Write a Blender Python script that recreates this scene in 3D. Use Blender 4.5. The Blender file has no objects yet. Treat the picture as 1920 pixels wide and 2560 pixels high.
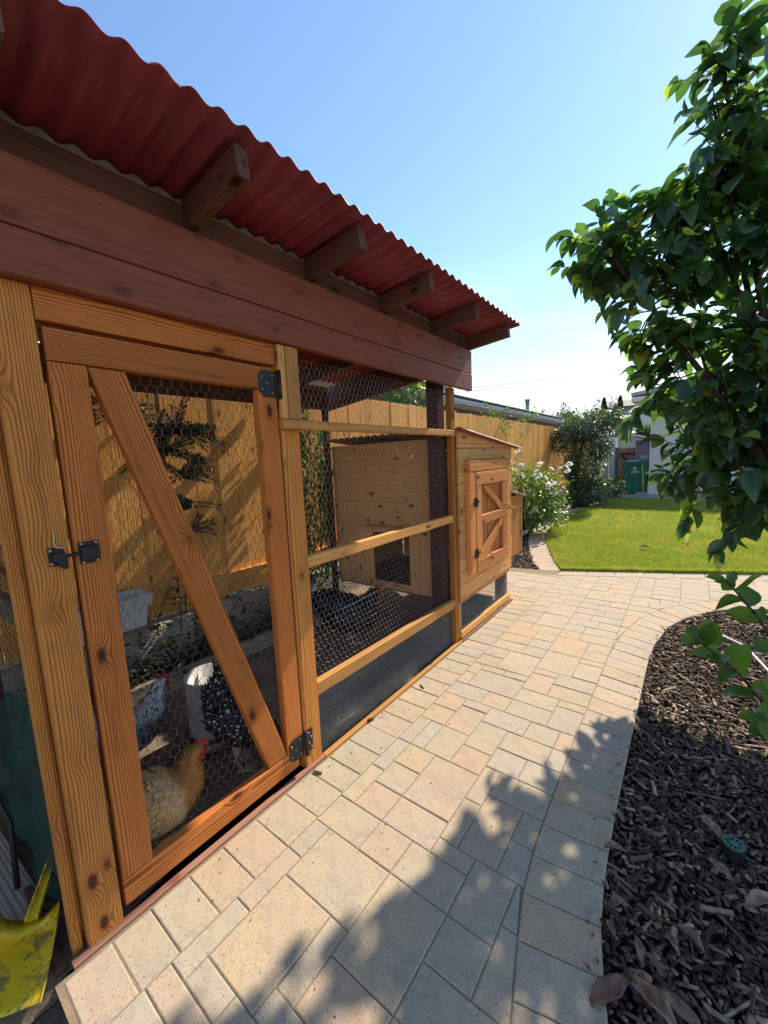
import bpy, bmesh, math, random
import numpy as np
from mathutils import Vector, Matrix, Quaternion
random.seed(7); rng = np.random.default_rng(11)
sc = bpy.context.scene
COL = sc.collection
rad = math.radians

# ------------------------------------------------------------------ camera
YAW, PITCH, ROLL = rad(37.637), rad(7.289), rad(-2.635)
fwd = Vector((-math.sin(YAW)*math.cos(PITCH), math.cos(YAW)*math.cos(PITCH), -math.sin(PITCH)))
rgt0 = Vector((math.cos(YAW), math.sin(YAW), 0)); up0 = rgt0.cross(fwd)
rgt = math.cos(ROLL)*rgt0 + math.sin(ROLL)*up0
upv = -math.sin(ROLL)*rgt0 + math.cos(ROLL)*up0
CAM = Vector((1.355, 0.0, 1.40))
cd = bpy.data.cameras.new("camera"); cam = bpy.data.objects.new("camera", cd); COL.objects.link(cam)
cd.sensor_fit = 'VERTICAL'; cd.sensor_height = 24.0; cd.lens = 24.0*1000.8/2560.0
cd.clip_start = 0.05; cd.clip_end = 2000
mw = Matrix((rgt, upv, -fwd)).transposed().to_4x4(); mw.translation = CAM; cam.matrix_world = mw
sc.camera = cam
sc.render.resolution_x, sc.render.resolution_y = 768, 1024

# ------------------------------------------------------------------ light
SUN = Vector((0.132, 1.0, 0.895)).normalized()          # towards the sun
EL = math.asin(SUN.z); AZ = math.atan2(SUN.x, SUN.y)
w = bpy.data.worlds.new("World"); sc.world = w; w.use_nodes = True
nt = w.node_tree; nt.nodes.clear()
out = nt.nodes.new('ShaderNodeOutputWorld'); bg = nt.nodes.new('ShaderNodeBackground')
sky = nt.nodes.new('ShaderNodeTexSky'); sky.sky_type = 'NISHITA'; sky.sun_disc = False
sky.sun_elevation = EL; sky.sun_rotation = AZ; sky.air_density = 1.5; sky.dust_density = 0.10; sky.ozone_density = 5.5
tc = nt.nodes.new('ShaderNodeTexCoord'); sep = nt.nodes.new('ShaderNodeSeparateXYZ')
nt.links.new(tc.outputs['Generated'], sep.inputs[0])
def wm(op, a, b=None, clamp=False):
    n = nt.nodes.new('ShaderNodeMath'); n.operation = op; n.use_clamp = clamp
    for i, v in enumerate((a, b)):
        if v is None: continue
        if isinstance(v, (int, float)): n.inputs[i].default_value = v
        else: nt.links.new(v, n.inputs[i])
    return n.outputs[0]
zc = wm('MAXIMUM', sep.outputs[2], 0.03)
comb = nt.nodes.new('ShaderNodeCombineXYZ')
nt.links.new(wm('DIVIDE', sep.outputs[0], zc), comb.inputs[0]); nt.links.new(wm('DIVIDE', sep.outputs[1], zc), comb.inputs[1])
mp = nt.nodes.new('ShaderNodeMapping'); mp.inputs['Scale'].default_value = (0.55, 0.33, 1); mp.inputs['Location'].default_value = (3.1, 1.7, 0)
nt.links.new(comb.outputs[0], mp.inputs[0])
cn = nt.nodes.new('ShaderNodeTexNoise'); cn.inputs['Scale'].default_value = 1.1; cn.inputs['Detail'].default_value = 9; cn.inputs['Roughness'].default_value = 0.6; cn.inputs['Distortion'].default_value = 0.5
nt.links.new(mp.outputs[0], cn.inputs[0])
mr = nt.nodes.new('ShaderNodeMapRange'); mr.inputs[1].default_value = 0.44; mr.inputs[2].default_value = 0.66; nt.links.new(cn.outputs[0], mr.inputs[0])
low = nt.nodes.new('ShaderNodeMapRange'); low.inputs[1].default_value = 0.42; low.inputs[2].default_value = 0.10; nt.links.new(sep.outputs[2], low.inputs[0])
cl = wm('MULTIPLY', wm('ADD', wm('MULTIPLY', mr.outputs[0], 1.1), wm('MULTIPLY', low.outputs[0], 0.35)), low.outputs[0], True)
mixc = nt.nodes.new('ShaderNodeMixRGB'); nt.links.new(cl, mixc.inputs[0]); nt.links.new(sky.outputs[0], mixc.inputs[1]); mixc.inputs[2].default_value = (6.2, 6.5, 6.6, 1)
nt.links.new(mixc.outputs[0], bg.inputs[0]); bg.inputs[1].default_value = 0.061
nt.links.new(bg.outputs[0], out.inputs[0])
sd = bpy.data.lights.new("sun", 'SUN'); sun = bpy.data.objects.new("sun", sd); COL.objects.link(sun)
sd.energy = 2.1; sd.angle = rad(0.8); sd.color = (1.0, 0.89, 0.72)
sun.location = (6, 40, 40); sun.rotation_euler = SUN.to_track_quat('Z', 'Y').to_euler()
vs = sc.view_settings; vs.view_transform = 'Standard'; vs.look = 'None'; vs.gamma = 1.0; vs.use_curve_mapping = False
vs.exposure = 1.78
cy = sc.cycles; cy.max_bounces = 7; cy.diffuse_bounces = 4; cy.glossy_bounces = 2; cy.transmission_bounces = 3; cy.transparent_max_bounces = 8; cy.caustics_reflective = False; cy.caustics_refractive = False

# ------------------------------------------------------------------ helpers
def tag(o, label=None, cat=None, group=None, kind=None):
    if label: o['label'] = label
    if cat: o['category'] = cat
    if group: o['group'] = group
    if kind: o['kind'] = kind
    return o
def org(p):
    v = Vector((0, 0, 0))
    while p is not None: v += p.location; p = p.parent
    return v
def link(name, me, mat=None, parent=None, loc=(0, 0, 0), rot=None):
    o = bpy.data.objects.new(name, me); COL.objects.link(o)
    if mat and me is not None and not me.materials: me.materials.append(mat)
    l = Vector(loc)
    if parent is not None: o.parent = parent; l = l - org(parent)
    o.location = l
    if rot is not None: o.rotation_euler = rot
    return o
def local(name, me, mat, parent, loc=(0, 0, 0), rot=None):        # part given in its parent's own space
    o = bpy.data.objects.new(name, me); COL.objects.link(o); o.parent = parent
    if mat and not me.materials: me.materials.append(mat)
    o.location = loc
    if rot is not None: o.rotation_euler = rot
    return o
def empty(name, loc, label=None, cat=None, group=None, parent=None):
    o = link(name, None, None, parent, loc); o.empty_display_size = 0.1
    return tag(o, label, cat, group)
def pmesh(name, v, f, smooth=False):
    me = bpy.data.meshes.new(name); me.from_pydata([tuple(p) for p in v], [], [tuple(q) for q in f]); me.update()
    if smooth: me.polygons.foreach_set('use_smooth', [True]*len(me.polygons))
    return me
def tmesh(name, V, F, smooth=False):                     # fast triangle soup: V (n,3), F (m,3)
    V = np.asarray(V, np.float32); F = np.asarray(F, np.int32); k = F.shape[1]
    me = bpy.data.meshes.new(name)
    me.vertices.add(len(V)); me.vertices.foreach_set('co', V.ravel())
    me.loops.add(F.size); me.loops.foreach_set('vertex_index', F.ravel())
    me.polygons.add(len(F)); me.polygons.foreach_set('loop_start', np.arange(0, F.size, k, dtype=np.int32))
    if smooth: me.polygons.foreach_set('use_smooth', np.ones(len(F), bool))
    me.update(calc_edges=True); return me
def scatter(TV, TF, pos, rotm, scl):                     # template copied with (n,3),(n,3,3),(n,3)
    TV = np.asarray(TV, float); TF = np.asarray(TF); n = len(pos)
    P = np.einsum('nij,nvj->nvi', rotm, TV[None]*scl[:, None, :]) + pos[:, None, :]
    F = TF[None] + (np.arange(n)*len(TV))[:, None, None]
    return P.reshape(-1, 3), F.reshape(-1, TF.shape[1])
def frames(x, z):                                        # rotation matrices with first axis x, third near z
    x = x/np.linalg.norm(x, axis=1, keepdims=True); y = np.cross(z, x)
    y /= np.linalg.norm(y, axis=1, keepdims=True)+1e-9; zz = np.cross(x, y)
    return np.stack([x, y, zz], 2)
_bc = {}
def bmesh_board(L, wd, h, ch=0.004):                     # length on local X, chamfered long edges
    k = (round(L, 4), round(wd, 4), round(h, 4), ch)
    if k in _bc: return _bc[k]
    a, b = wd/2, h/2; c = min(ch, a*0.4, b*0.4)
    prof = [(-a+c, -b), (a-c, -b), (a, -b+c), (a, b-c), (a-c, b), (-a+c, b), (-a, b-c), (-a, -b+c)]
    v = [(-L/2, y, z) for y, z in prof] + [(L/2, y, z) for y, z in prof]
    f = [(i, (i+1) % 8, (i+1) % 8+8, i+8) for i in range(8)] + [tuple(range(7, -1, -1)), tuple(range(8, 16))]
    me = pmesh("board", v, [q[::-1] for q in f]); bm = bmesh.new(); bm.from_mesh(me); bmesh.ops.recalc_face_normals(bm, faces=bm.faces); bm.to_mesh(me); bm.free()
    _bc[k] = me; return me
def board(name, p0, p1, wd, h, mat, parent=None, side=(1, 0, 0), ch=0.004, share=False):
    """board from p0 to p1; wd along `side` (nearly), h across"""
    p0, p1 = Vector(p0), Vector(p1); d = (p1-p0); L = d.length; x = d.normalized()
    s = Vector(side); y = (s - x*s.dot(x)).normalized(); z = x.cross(y)
    me = bmesh_board(L, wd, h, ch)
    if me.materials and me.materials[0] != mat: me = me.copy(); me.materials.clear()
    o = link(name, me, mat, parent, (p0+p1)/2)
    o.rotation_euler = Matrix((x, y, z)).transposed().to_euler(); return o
def box(name, x0, x1, y0, y1, z0, z1, mat, parent=None, ch=0.003):
    """axis-aligned board: grain on its longest side"""
    c = Vector(((x0+x1)/2, (y0+y1)/2, (z0+z1)/2)); d = [x1-x0, y1-y0, z1-z0]; m = d.index(max(d))
    a = Vector((0, 0, 0)); a[m] = d[m]/2
    if m == 0: return board(name, c-a, c+a, d[1], d[2], mat, parent, (0, 1, 0), ch)
    return board(name, c-a, c+a, d[0], d[2] if m == 1 else d[1], mat, parent, (1, 0, 0), ch)
def prism(name, pts, x0, x1, mat, parent, lng):
    """polygon pts in (y,z) extruded x0..x1, grain along direction lng=(y,z)"""
    l = Vector((0, lng[0], lng[1])).normalized(); xx = Vector((1, 0, 0)); u = l.cross(xx)
    cy = sum(p[0] for p in pts)/len(pts); cz = sum(p[1] for p in pts)/len(pts); c = Vector(((x0+x1)/2, cy, cz)); n = len(pts); v = []
    for x in (x0, x1):
        for p in pts:
            q = Vector((x, p[0], p[1]))-c; v.append((q.dot(l), q.dot(xx), q.dot(u)))
    f = [tuple(range(n)), tuple(range(2*n-1, n-1, -1))] + [(i, i+n, (i+1) % n+n, (i+1) % n) for i in range(n)]
    me = pmesh(name, v, f); bm = bmesh.new(); bm.from_mesh(me); bmesh.ops.recalc_face_normals(bm, faces=bm.faces)
    bmesh.ops.bevel(bm, geom=bm.edges[:], offset=0.0025, segments=1, affect='EDGES'); bm.to_mesh(me); bm.free()
    o = link(name, me, mat, parent, c); o.rotation_euler = Matrix((l, xx, u)).transposed().to_euler(); return o
def tube_arrays(paths, radii, k=5):
    V, F, n0 = [], [], 0
    for pts, rr in zip(paths, radii):
        pts = [Vector(p) for p in pts]; m = len(pts)
        if not hasattr(rr, '__len__'): rr = [rr]*m
        ref = Vector((0.31, 0.2, 0.93))
        for i, p in enumerate(pts):
            t = (pts[min(i+1, m-1)]-pts[max(i-1, 0)]).normalized()
            a = t.cross(ref)
            if a.length < 0.05: a = t.cross(Vector((1, 0, 0)))
            a.normalize(); b = t.cross(a)
            for j in range(k):
                an = 2*math.pi*j/k; V.append(p + (a*math.cos(an)+b*math.sin(an))*rr[i])
        for i in range(m-1):
            for j in range(k):
                A = n0+i*k+j; B = n0+i*k+(j+1) % k; F.append((A, B, B+k, A+k))
        n0 += m*k
    return V, F
def tube(name, pts, r, mat, parent=None, k=6, smooth=True, caps=True):
    V, F = tube_arrays([pts], [r], k)
    if caps: F = F + [tuple(range(k-1, -1, -1)), tuple(range(len(V)-k, len(V)))]
    o0 = Vector(V[0]); me = pmesh(name, [p-o0 for p in V], F, smooth)
    return link(name, me, mat, parent, o0)
def lathe(prof, n=24):                                    # [(r,z)] -> mesh arrays
    V = []; F = []
    for r, z in prof:
        for j in range(n): V.append((r*math.cos(2*math.pi*j/n), r*math.sin(2*math.pi*j/n), z))
    for i in range(len(prof)-1):
        for j in range(n): A = i*n+j; B = i*n+(j+1) % n; F.append((A, B, B+n, A+n))
    return V, F

# ------------------------------------------------------------------ materials
class N:
    def __init__(s, name, rough=0.6, spec=0.4):
        s.m = bpy.data.materials.new(name); s.m.use_nodes = True; s.t = s.m.node_tree
        s.b = s.t.nodes['Principled BSDF']; s.b.inputs['Roughness'].default_value = rough
        s.b.inputs['Specular IOR Level'].default_value = spec
        s._oi = s._tc = None
    def new(s, t, **kw):
        n = s.t.nodes.new(t)
        for k, v in kw.items(): setattr(n, k, v)
        return n
    def put(s, sock, v):
        if v is None: return
        if isinstance(v, bpy.types.NodeSocket): s.t.links.new(v, sock)
        else:
            if isinstance(v, (tuple, list)) and len(v) == 3 and sock.type == 'RGBA': v = (*v, 1)
            sock.default_value = v
    def math(s, op, a, b=None, c=None, clamp=False):
        n = s.new('ShaderNodeMath', operation=op, use_clamp=clamp)
        for i, v in enumerate((a, b, c)): s.put(n.inputs[i], v)
        return n.outputs[0]
    def vec(s, op, a, b=None, scale=None):
        n = s.new('ShaderNodeVectorMath', operation=op); s.put(n.inputs[0], a); s.put(n.inputs[1], b)
        if scale is not None: s.put(n.inputs['Scale'], scale)
        return n.outputs['Value'] if op in ('LENGTH', 'DISTANCE', 'DOT_PRODUCT') else n.outputs[0]
    def mix(s, f, a, b, mode='MIX'):
        n = s.new('ShaderNodeMixRGB', blend_type=mode); s.put(n.inputs[0], f); s.put(n.inputs[1], a); s.put(n.inputs[2], b); return n.outputs[0]
    def ramp(s, f, lo, hi, a=0.0, b=1.0):
        n = s.new('ShaderNodeMapRange'); n.interpolation_type = 'SMOOTHSTEP'
        for i, v in enumerate((f, lo, hi, a, b)): s.put(n.inputs[i], v)
        return n.outputs[0]
    def cramp(s, f, stops):
        n = s.new('ShaderNodeValToRGB'); s.put(n.inputs[0], f); e = n.color_ramp.elements
        while len(e) < len(stops): e.new(0.5)
        for q, (p, c) in zip(e, stops): q.position = p; q.color = (*c, 1)
        return n.outputs[0]
    def noise(s, v, scale, detail=3, rough=0.55, out=0, dist=0.0):
        n = s.new('ShaderNodeTexNoise'); s.put(n.inputs['Vector'], v); n.inputs['Scale'].default_value = scale
        n.inputs['Detail'].default_value = detail; n.inputs['Roughness'].default_value = rough; n.inputs['Distortion'].default_value = dist; return n.outputs[out]
    def vor(s, v, scale, out='Distance', feature='F1'):
        n = s.new('ShaderNodeTexVoronoi', feature=feature); s.put(n.inputs['Vector'], v); n.inputs['Scale'].default_value = scale; return n.outputs[out]
    @property
    def rnd(s):
        if s._oi is None: s._oi = s.new('ShaderNodeObjectInfo')
        return s._oi.outputs['Random']
    @property
    def obj(s):
        if s._tc is None: s._tc = s.new('ShaderNodeTexCoord')
        return s._tc.outputs['Object']
    @property
    def pos(s): return s.new('ShaderNodeNewGeometry').outputs['Position']
    @property
    def isl(s): return s.new('ShaderNodeNewGeometry').outputs['Random Per Island']
    def rnd3(s, w=None):
        n = s.new('ShaderNodeTexWhiteNoise', noise_dimensions='1D'); s.put(n.inputs['W'], s.rnd if w is None else w); return n.outputs['Color']
    def col(s, c): s.put(s.b.inputs['Base Color'], c); return s
    def bump(s, h, strength=0.3, dist=0.002):
        n = s.new('ShaderNodeBump'); n.inputs['Strength'].default_value = strength; n.inputs['Distance'].default_value = dist
        s.put(n.inputs['Height'], h); s.t.links.new(n.outputs[0], s.b.inputs['Normal']); return s
def plain(name, c, rough=0.6, spec=0.4, metal=0.0, var=0.15, scale=40, bump=0.1):
    n = N(name, rough, spec); f = n.noise(n.obj, scale, 4)
    d = tuple(x*(1-var*1.6) for x in c); l = tuple(min(1, x*(1+var)) for x in c)
    n.col(n.mix(n.ramp(f, 0.3, 0.7), d, l)); n.b.inputs['Metallic'].default_value = metal
    if bump: n.bump(f, bump, 0.002)
    return n.m
def wood(name, light, dark, knot, rings=34.0, knots=1.0, rough=0.62, ring_amt=1.0, var=0.27, streak=0.35, spec=0.16, dirt=0.25):
    n = N(name, rough, spec)
    off = n.vec('MULTIPLY', n.rnd3(), (40.0, 0.10, 0.10)); v = n.vec('ADD', n.vec('ADD', n.obj, off), (0, 0.015, 0.02))
    vk = n.vec('MULTIPLY', v, (5.4, 11.0, 11.0)); kd = n.vor(vk, 1.0)
    km = n.ramp(kd, 0.19, 0.08) if knots else 0.0
    kb = n.math('POWER', n.ramp(kd, 0.55, 0.05), 2.0)
    wob = n.noise(n.vec('MULTIPLY', v, (0.9, 5.0, 5.0)), 1.0, 2, out=1)
    w2 = n.vec('SCALE', n.vec('SUBTRACT', wob, (0.5, 0.5, 0.5)), scale=0.015)
    vr = n.vec('ADD', n.vec('MULTIPLY', v, (0.02, 1, 1)), w2)
    if knots: vr = n.vec('ADD', vr, n.vec('SCALE', (0, 1, 0.7), scale=n.math('MULTIPLY', kb, 0.009)))
    wv = n.new('ShaderNodeTexWave', wave_type='RINGS', rings_direction='X', wave_profile='SIN'); n.put(wv.inputs['Vector'], vr)
    wv.inputs['Scale'].default_value = rings; wv.inputs['Distortion'].default_value = 0.6; wv.inputs['Detail'].default_value = 1; wv.inputs['Detail Scale'].default_value = 1.5
    ring = n.math('POWER', wv.outputs['Fac'], 2.6)
    st = n.noise(n.vec('MULTIPLY', v, (6.0, 170.0, 170.0)), 1.0, 2)
    blot = n.noise(n.vec('MULTIPLY', v, (3.0, 9.0, 9.0)), 1.0, 3)
    f = n.math('ADD', n.math('MULTIPLY', ring, ring_amt), n.math('MULTIPLY', n.math('SUBTRACT', st, 0.5), streak*2.2))
    f = n.math('ADD', f, n.math('MULTIPLY', n.math('SUBTRACT', blot, 0.5), 0.5), clamp=True)
    c = n.mix(f, light, dark)
    if knots:
        c = n.mix(n.math('MULTIPLY', kb, 0.45), c, dark)
        c = n.mix(n.math('MULTIPLY', km, knots), c, knot)
    val = n.math('MULTIPLY_ADD', n.rnd, var*2, 1-var)
    c = n.mix(1.0, c, n.vec('SCALE', (1, 1, 1), scale=val), 'MULTIPLY')
    dm = n.ramp(n.noise(n.pos, 5.0, 5, 0.65), 0.52, 0.75)
    c = n.mix(n.math('MULTIPLY', dm, dirt), c, tuple(x*0.45 for x in dark))
    sm = n.ramp(n.noise(n.vec('MULTIPLY', v, (2.2, 34.0, 34.0)), 1.0, 4, 0.65), 0.55, 0.74); c = n.mix(n.math('MULTIPLY', sm, 0.42), c, tuple(x*0.55 for x in dark))
    n.col(c)
    n.put(n.b.inputs['Roughness'], n.math('MULTIPLY_ADD', st, 0.25, rough-0.12))
    h = n.math('ADD', n.math('MULTIPLY', ring, -0.9), n.math('MULTIPLY', st, 0.6))
    n.bump(n.math('SUBTRACT', h, km if knots else 0.0), 0.5, 0.0014)
    return n.m
def leafmat(name, dark, light, yellow=None, trans=0.35, rough=0.4, per='island', spec=0.6):
    n = N(name, rough, spec); r = n.isl if per == 'island' else n.rnd
    c = n.mix(n.math('POWER', r, 1.5), dark, light)
    nz = n.noise(n.pos, 14.0, 2); c = n.mix(n.math('MULTIPLY', n.ramp(nz, 0.35, 0.7), 0.35), c, tuple(x*0.6 for x in dark))
    if yellow: c = n.mix(n.ramp(r, 0.86, 0.97), c, yellow)
    n.col(c)
    tr = n.new('ShaderNodeBsdfTranslucent'); n.put(tr.inputs[0], n.mix(1.0, c, (2.2, 2.3, 0.9), 'MULTIPLY'))
    ms = n.new('ShaderNodeMixShader'); ms.inputs[0].default_value = trans
    o = n.t.nodes['Material Output']; n.t.links.new(n.b.outputs[0], ms.inputs[1]); n.t.links.new(tr.outputs[0], ms.inputs[2]); n.t.links.new(ms.outputs[0], o.inputs[0])
    return n.m

W_GATE = wood("gate_stain", (0.64, 0.21, 0.05), (0.21, 0.052, 0.014), (0.075, 0.022, 0.012), rings=84, ring_amt=0.85)
W_POST = wood("post_stain", (0.64, 0.255, 0.06), (0.27, 0.085, 0.02), (0.09, 0.030, 0.015), rings=76, ring_amt=0.85)
W_RAIL = wood("rail_stain", (0.7, 0.345, 0.108), (0.44, 0.18, 0.047), (0.13, 0.05, 0.025), rings=30, ring_amt=0.6)
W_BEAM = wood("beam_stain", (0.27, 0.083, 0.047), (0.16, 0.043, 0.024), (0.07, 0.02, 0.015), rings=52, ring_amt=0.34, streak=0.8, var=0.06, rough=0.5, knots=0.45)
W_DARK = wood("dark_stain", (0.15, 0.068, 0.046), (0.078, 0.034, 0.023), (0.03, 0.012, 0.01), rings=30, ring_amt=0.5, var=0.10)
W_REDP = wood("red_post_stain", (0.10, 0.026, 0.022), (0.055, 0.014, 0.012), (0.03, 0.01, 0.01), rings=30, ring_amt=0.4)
W_FENCE = wood("fence_wood", (0.82,0.415,0.112), (0.56,0.235,0.055), (0.20, 0.085, 0.04), rings=24, ring_amt=0.55, var=0.16, dirt=0.12)
W_SIDING = wood("siding_wood", (0.736, 0.385, 0.144), (0.494, 0.224, 0.076), (0.15, 0.07, 0.04), rings=26, ring_amt=0.6, var=0.14)
W_DOOR = wood("coop_door_wood", (0.667, 0.27, 0.086), (0.391, 0.132, 0.039), (0.12, 0.045, 0.025), rings=28, ring_amt=0.55)
W_PLY = wood("plywood", (0.726, 0.402, 0.16), (0.517, 0.248, 0.088), (0.13, 0.055, 0.035), rings=13, ring_amt=0.5, var=0.04, streak=0.2)
W_PLYD = wood("stained_plywood", (0.56, 0.235, 0.075), (0.26, 0.085, 0.026), (0.1, 0.035, 0.02), rings=15, knots=0, ring_amt=0.9, var=0.05)
W_SILL = wood("sill_stain", (0.34, 0.17, 0.115), (0.21, 0.085, 0.055), (0.2, 0.07, 0.05), rings=30, ring_amt=0.4)
W_GREY = wood("weathered_wood", (0.30, 0.25, 0.20), (0.17, 0.135, 0.105), (0.08, 0.06, 0.05), rings=30)
def corr_mat(name, c, rough=0.42):
    n = N(name, rough, 0.4); f = n.noise(n.pos, 3.0, 5, 0.6); g = n.noise(n.pos, 60.0, 2)
    n.col(n.mix(n.ramp(f, 0.35, 0.7), tuple(x*0.75 for x in c), tuple(x*1.15 for x in c))); n.bump(g, 0.06, 0.001)
    return n.m
M_ROOF = corr_mat("red_roof_sheet", (0.235, 0.027, 0.040), 0.5)
M_ROOF2 = corr_mat("brown_roof_sheet", (0.28, 0.105, 0.07), 0.5)
M_FOAM = plain("grey_closure_foam", (0.22, 0.21, 0.195), 0.9)
M_BLACK = plain("black_hardware", (0.018, 0.020, 0.024), 0.42, 0.5, 0.3, 0.2, 90)
M_STEEL = plain("screw_steel", (0.45, 0.43, 0.38), 0.35, 0.5, 0.9, 0.1, 90)
M_GALV = plain("galvanised_wire", (0.42, 0.43, 0.43), 0.42, 0.5, 0.7, 0.25, 30, 0)
M_WIRE = plain("dull_wire", (0.20, 0.18, 0.155), 0.5, 0.5, 0.6, 0.35, 8, 0)
M_WIRE2 = plain("rusty_wire", (0.045, 0.038, 0.032), 0.8, 0.1, 0.0, 0.3, 8, 0)
M_ROPE = plain("cream_cord", (0.55, 0.48, 0.36), 0.85)
def paver_mat(name="paver_concrete"):
    n = N(name, 0.85, 0.25); r = n.rnd
    base = n.cramp(r, [(0.0, (0.530, 0.405, 0.255)), (0.22, (0.440, 0.375, 0.270)), (0.40, (0.545, 0.385, 0.225)), (0.58, (0.480, 0.405, 0.285)), (0.76, (0.545, 0.365, 0.230)), (0.9, (0.450, 0.395, 0.305)), (1.0, (0.540, 0.410, 0.255))])
    big = n.noise(n.vec('ADD', n.obj, n.vec('SCALE', n.rnd3(), scale=9.0)), 7.0, 3)
    base = n.mix(n.math('MULTIPLY', n.ramp(big, 0.35, 0.7), 0.5), base, (0.42, 0.36, 0.29))
    sp = n.noise(n.obj, 115.0, 3, 0.8); sp2 = n.noise(n.obj, 40.0, 5, 0.75)
    base = n.mix(n.math('MULTIPLY', n.ramp(sp, 0.55, 0.64), 0.62), base, (0.24, 0.185, 0.135))
    base = n.mix(n.math('MULTIPLY', n.ramp(sp2, 0.55, 0.70), 0.45), base, (0.64, 0.53, 0.39))
    md_ = n.noise(n.obj, 18.0, 5, 0.75); base = n.mix(n.math('MULTIPLY', n.ramp(md_, 0.46, 0.64), 0.5), base, (0.34, 0.28, 0.215)); pit = n.ramp(n.vor(n.obj, 62.0), 0.15, 0.07); base = n.mix(n.math('MULTIPLY', pit, 0.75), base, (0.16, 0.12, 0.09))
    stn = n.noise(n.pos, 2.3, 5, 0.62); base = n.mix(n.math('MULTIPLY', n.ramp(stn, 0.50, 0.68), 0.30), base, (0.30, 0.235, 0.165))
    n.col(base); n.bump(n.math('SUBTRACT', n.math('MULTIPLY_ADD', sp, 0.5, n.math('MULTIPLY', sp2, 1.0)), pit), 0.75, 0.0022); return n.m
M_PAVER = paver_mat()
def ground_mat(name, a, b, c, s1=6.0, s2=90.0, bump=0.7, rough=0.95):
    n = N(name, rough, 0.15); f = n.noise(n.pos, s1, 5, 0.6); g = n.noise(n.pos, s2, 4, 0.7)
    k = n.mix(n.ramp(f, 0.35, 0.68), a, b); n.col(n.mix(n.math('MULTIPLY', n.ramp(g, 0.5, 0.7), 0.8), k, c)); n.bump(n.math('ADD', f, g), bump, 0.012); return n.m
M_DIRT = ground_mat("dirt", (0.18, 0.135, 0.098), (0.29, 0.225, 0.165), (0.10, 0.072, 0.052))
M_SAND = ground_mat("joint_sand", (0.28, 0.215, 0.14), (0.34, 0.265, 0.175), (0.12, 0.09, 0.06), 30, 300, 0.4)
M_SOIL = ground_mat("mulch_soil", (0.022, 0.017, 0.014), (0.040, 0.030, 0.024), (0.010, 0.008, 0.007), 30, 120)
M_TURF = ground_mat("turf", (0.19, 0.22, 0.035), (0.27, 0.26, 0.05), (0.12, 0.12, 0.03), 3.0, 120)
M_CONC = plain("concrete", (0.36, 0.345, 0.315), 0.9, 0.2, 0, 0.15, 12, 0.3)
M_KERB = ground_mat("kerb_concrete", (0.38, 0.34, 0.28), (0.52, 0.47, 0.39), (0.14, 0.12, 0.095), 9, 70, 0.8)
def chip_mat():
    n = N("bark_chip", 0.85, 0.25); r = n.math('FRACT', n.math('ADD', n.isl, n.rnd))
    c = n.cramp(r, [(0, (0.045, 0.029, 0.021)), (0.40, (0.105, 0.068, 0.047)), (0.72, (0.200, 0.135, 0.092)), (0.91, (0.34, 0.245, 0.165)), (1.0, (0.50, 0.385, 0.265))])
    s = n.noise(n.vec('MULTIPLY', n.pos, (40, 40, 40)), 1.0, 3); n.col(n.mix(n.math('MULTIPLY', n.ramp(s, 0.4, 0.7), 0.5), c, (0.030, 0.022, 0.018))); n.bump(s, 0.5, 0.003); return n.m
M_CHIP = chip_mat()
def grass_mat():
    n = N("grass_blade", 0.6, 0.25); r = n.isl; p = n.noise(n.pos, 1.7, 5, 0.68)
    c = n.mix(r, (0.22, 0.29, 0.040), (0.38, 0.42, 0.080)); c = n.mix(n.math('MULTIPLY', n.ramp(p, 0.45, 0.70), 0.85), c, (0.50, 0.41, 0.13))
    c = n.mix(n.ramp(r, 0.9, 1.0), c, (0.5, 0.42, 0.2)); n.col(c)
    tr = n.new('ShaderNodeBsdfTranslucent'); n.put(tr.inputs[0], n.mix(1.0, c, (1.4, 1.5, 0.8), 'MULTIPLY')); ms = n.new('ShaderNodeMixShader'); ms.inputs[0].default_value = 0.4
    n.t.links.new(n.b.outputs[0], ms.inputs[1]); n.t.links.new(tr.outputs[0], ms.inputs[2]); n.t.links.new(ms.outputs[0], n.t.nodes['Material Output'].inputs[0]); return n.m
M_GRASS = grass_mat()
M_LEAFI = leafmat("tree_leaf", (0.036, 0.088, 0.042), (0.090, 0.175, 0.066), (0.24, 0.33, 0.055), 0.45, 0.24)
M_LEAFO = leafmat("tree_leaf_single", (0.036, 0.088, 0.042), (0.090, 0.175, 0.066), (0.24, 0.33, 0.055), 0.45, 0.24, per='object')
M_SAPL = leafmat("sapling_leaf", (0.055, 0.13, 0.020), (0.13, 0.25, 0.030), None, 0.5, 0.36, per='object')
M_BARK = plain("bark", (0.085, 0.062, 0.045), 0.9, 0.2, 0, 0.4, 30, 0.8)
M_SHRUB = leafmat("shrub_leaf", (0.060, 0.10, 0.062), (0.19, 0.235, 0.155), (0.16, 0.19, 0.09), 0.25, 0.35)
M_ROSEL = leafmat("rose_leaf", (0.060, 0.13, 0.025), (0.15, 0.26, 0.05), (0.2, 0.24, 0.06), 0.35, 0.4)
M_VINE = leafmat("vine_leaf", (0.045, 0.11, 0.016), (0.12, 0.21, 0.03), (0.25, 0.30, 0.07), 0.4, 0.5)
M_FERN = leafmat("fern_leaf", (0.014, 0.030, 0.014), (0.032, 0.058, 0.022), None, 0.25, 0.5)
M_WEED = leafmat("weed_leaf", (0.016, 0.040, 0.012), (0.045, 0.085, 0.025), (0.2, 0.19, 0.10), 0.3, 0.5)
M_FAR = leafmat("far_leaf", (0.05, 0.085, 0.03), (0.11, 0.15, 0.055), None, 0.3, 0.6)
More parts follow.
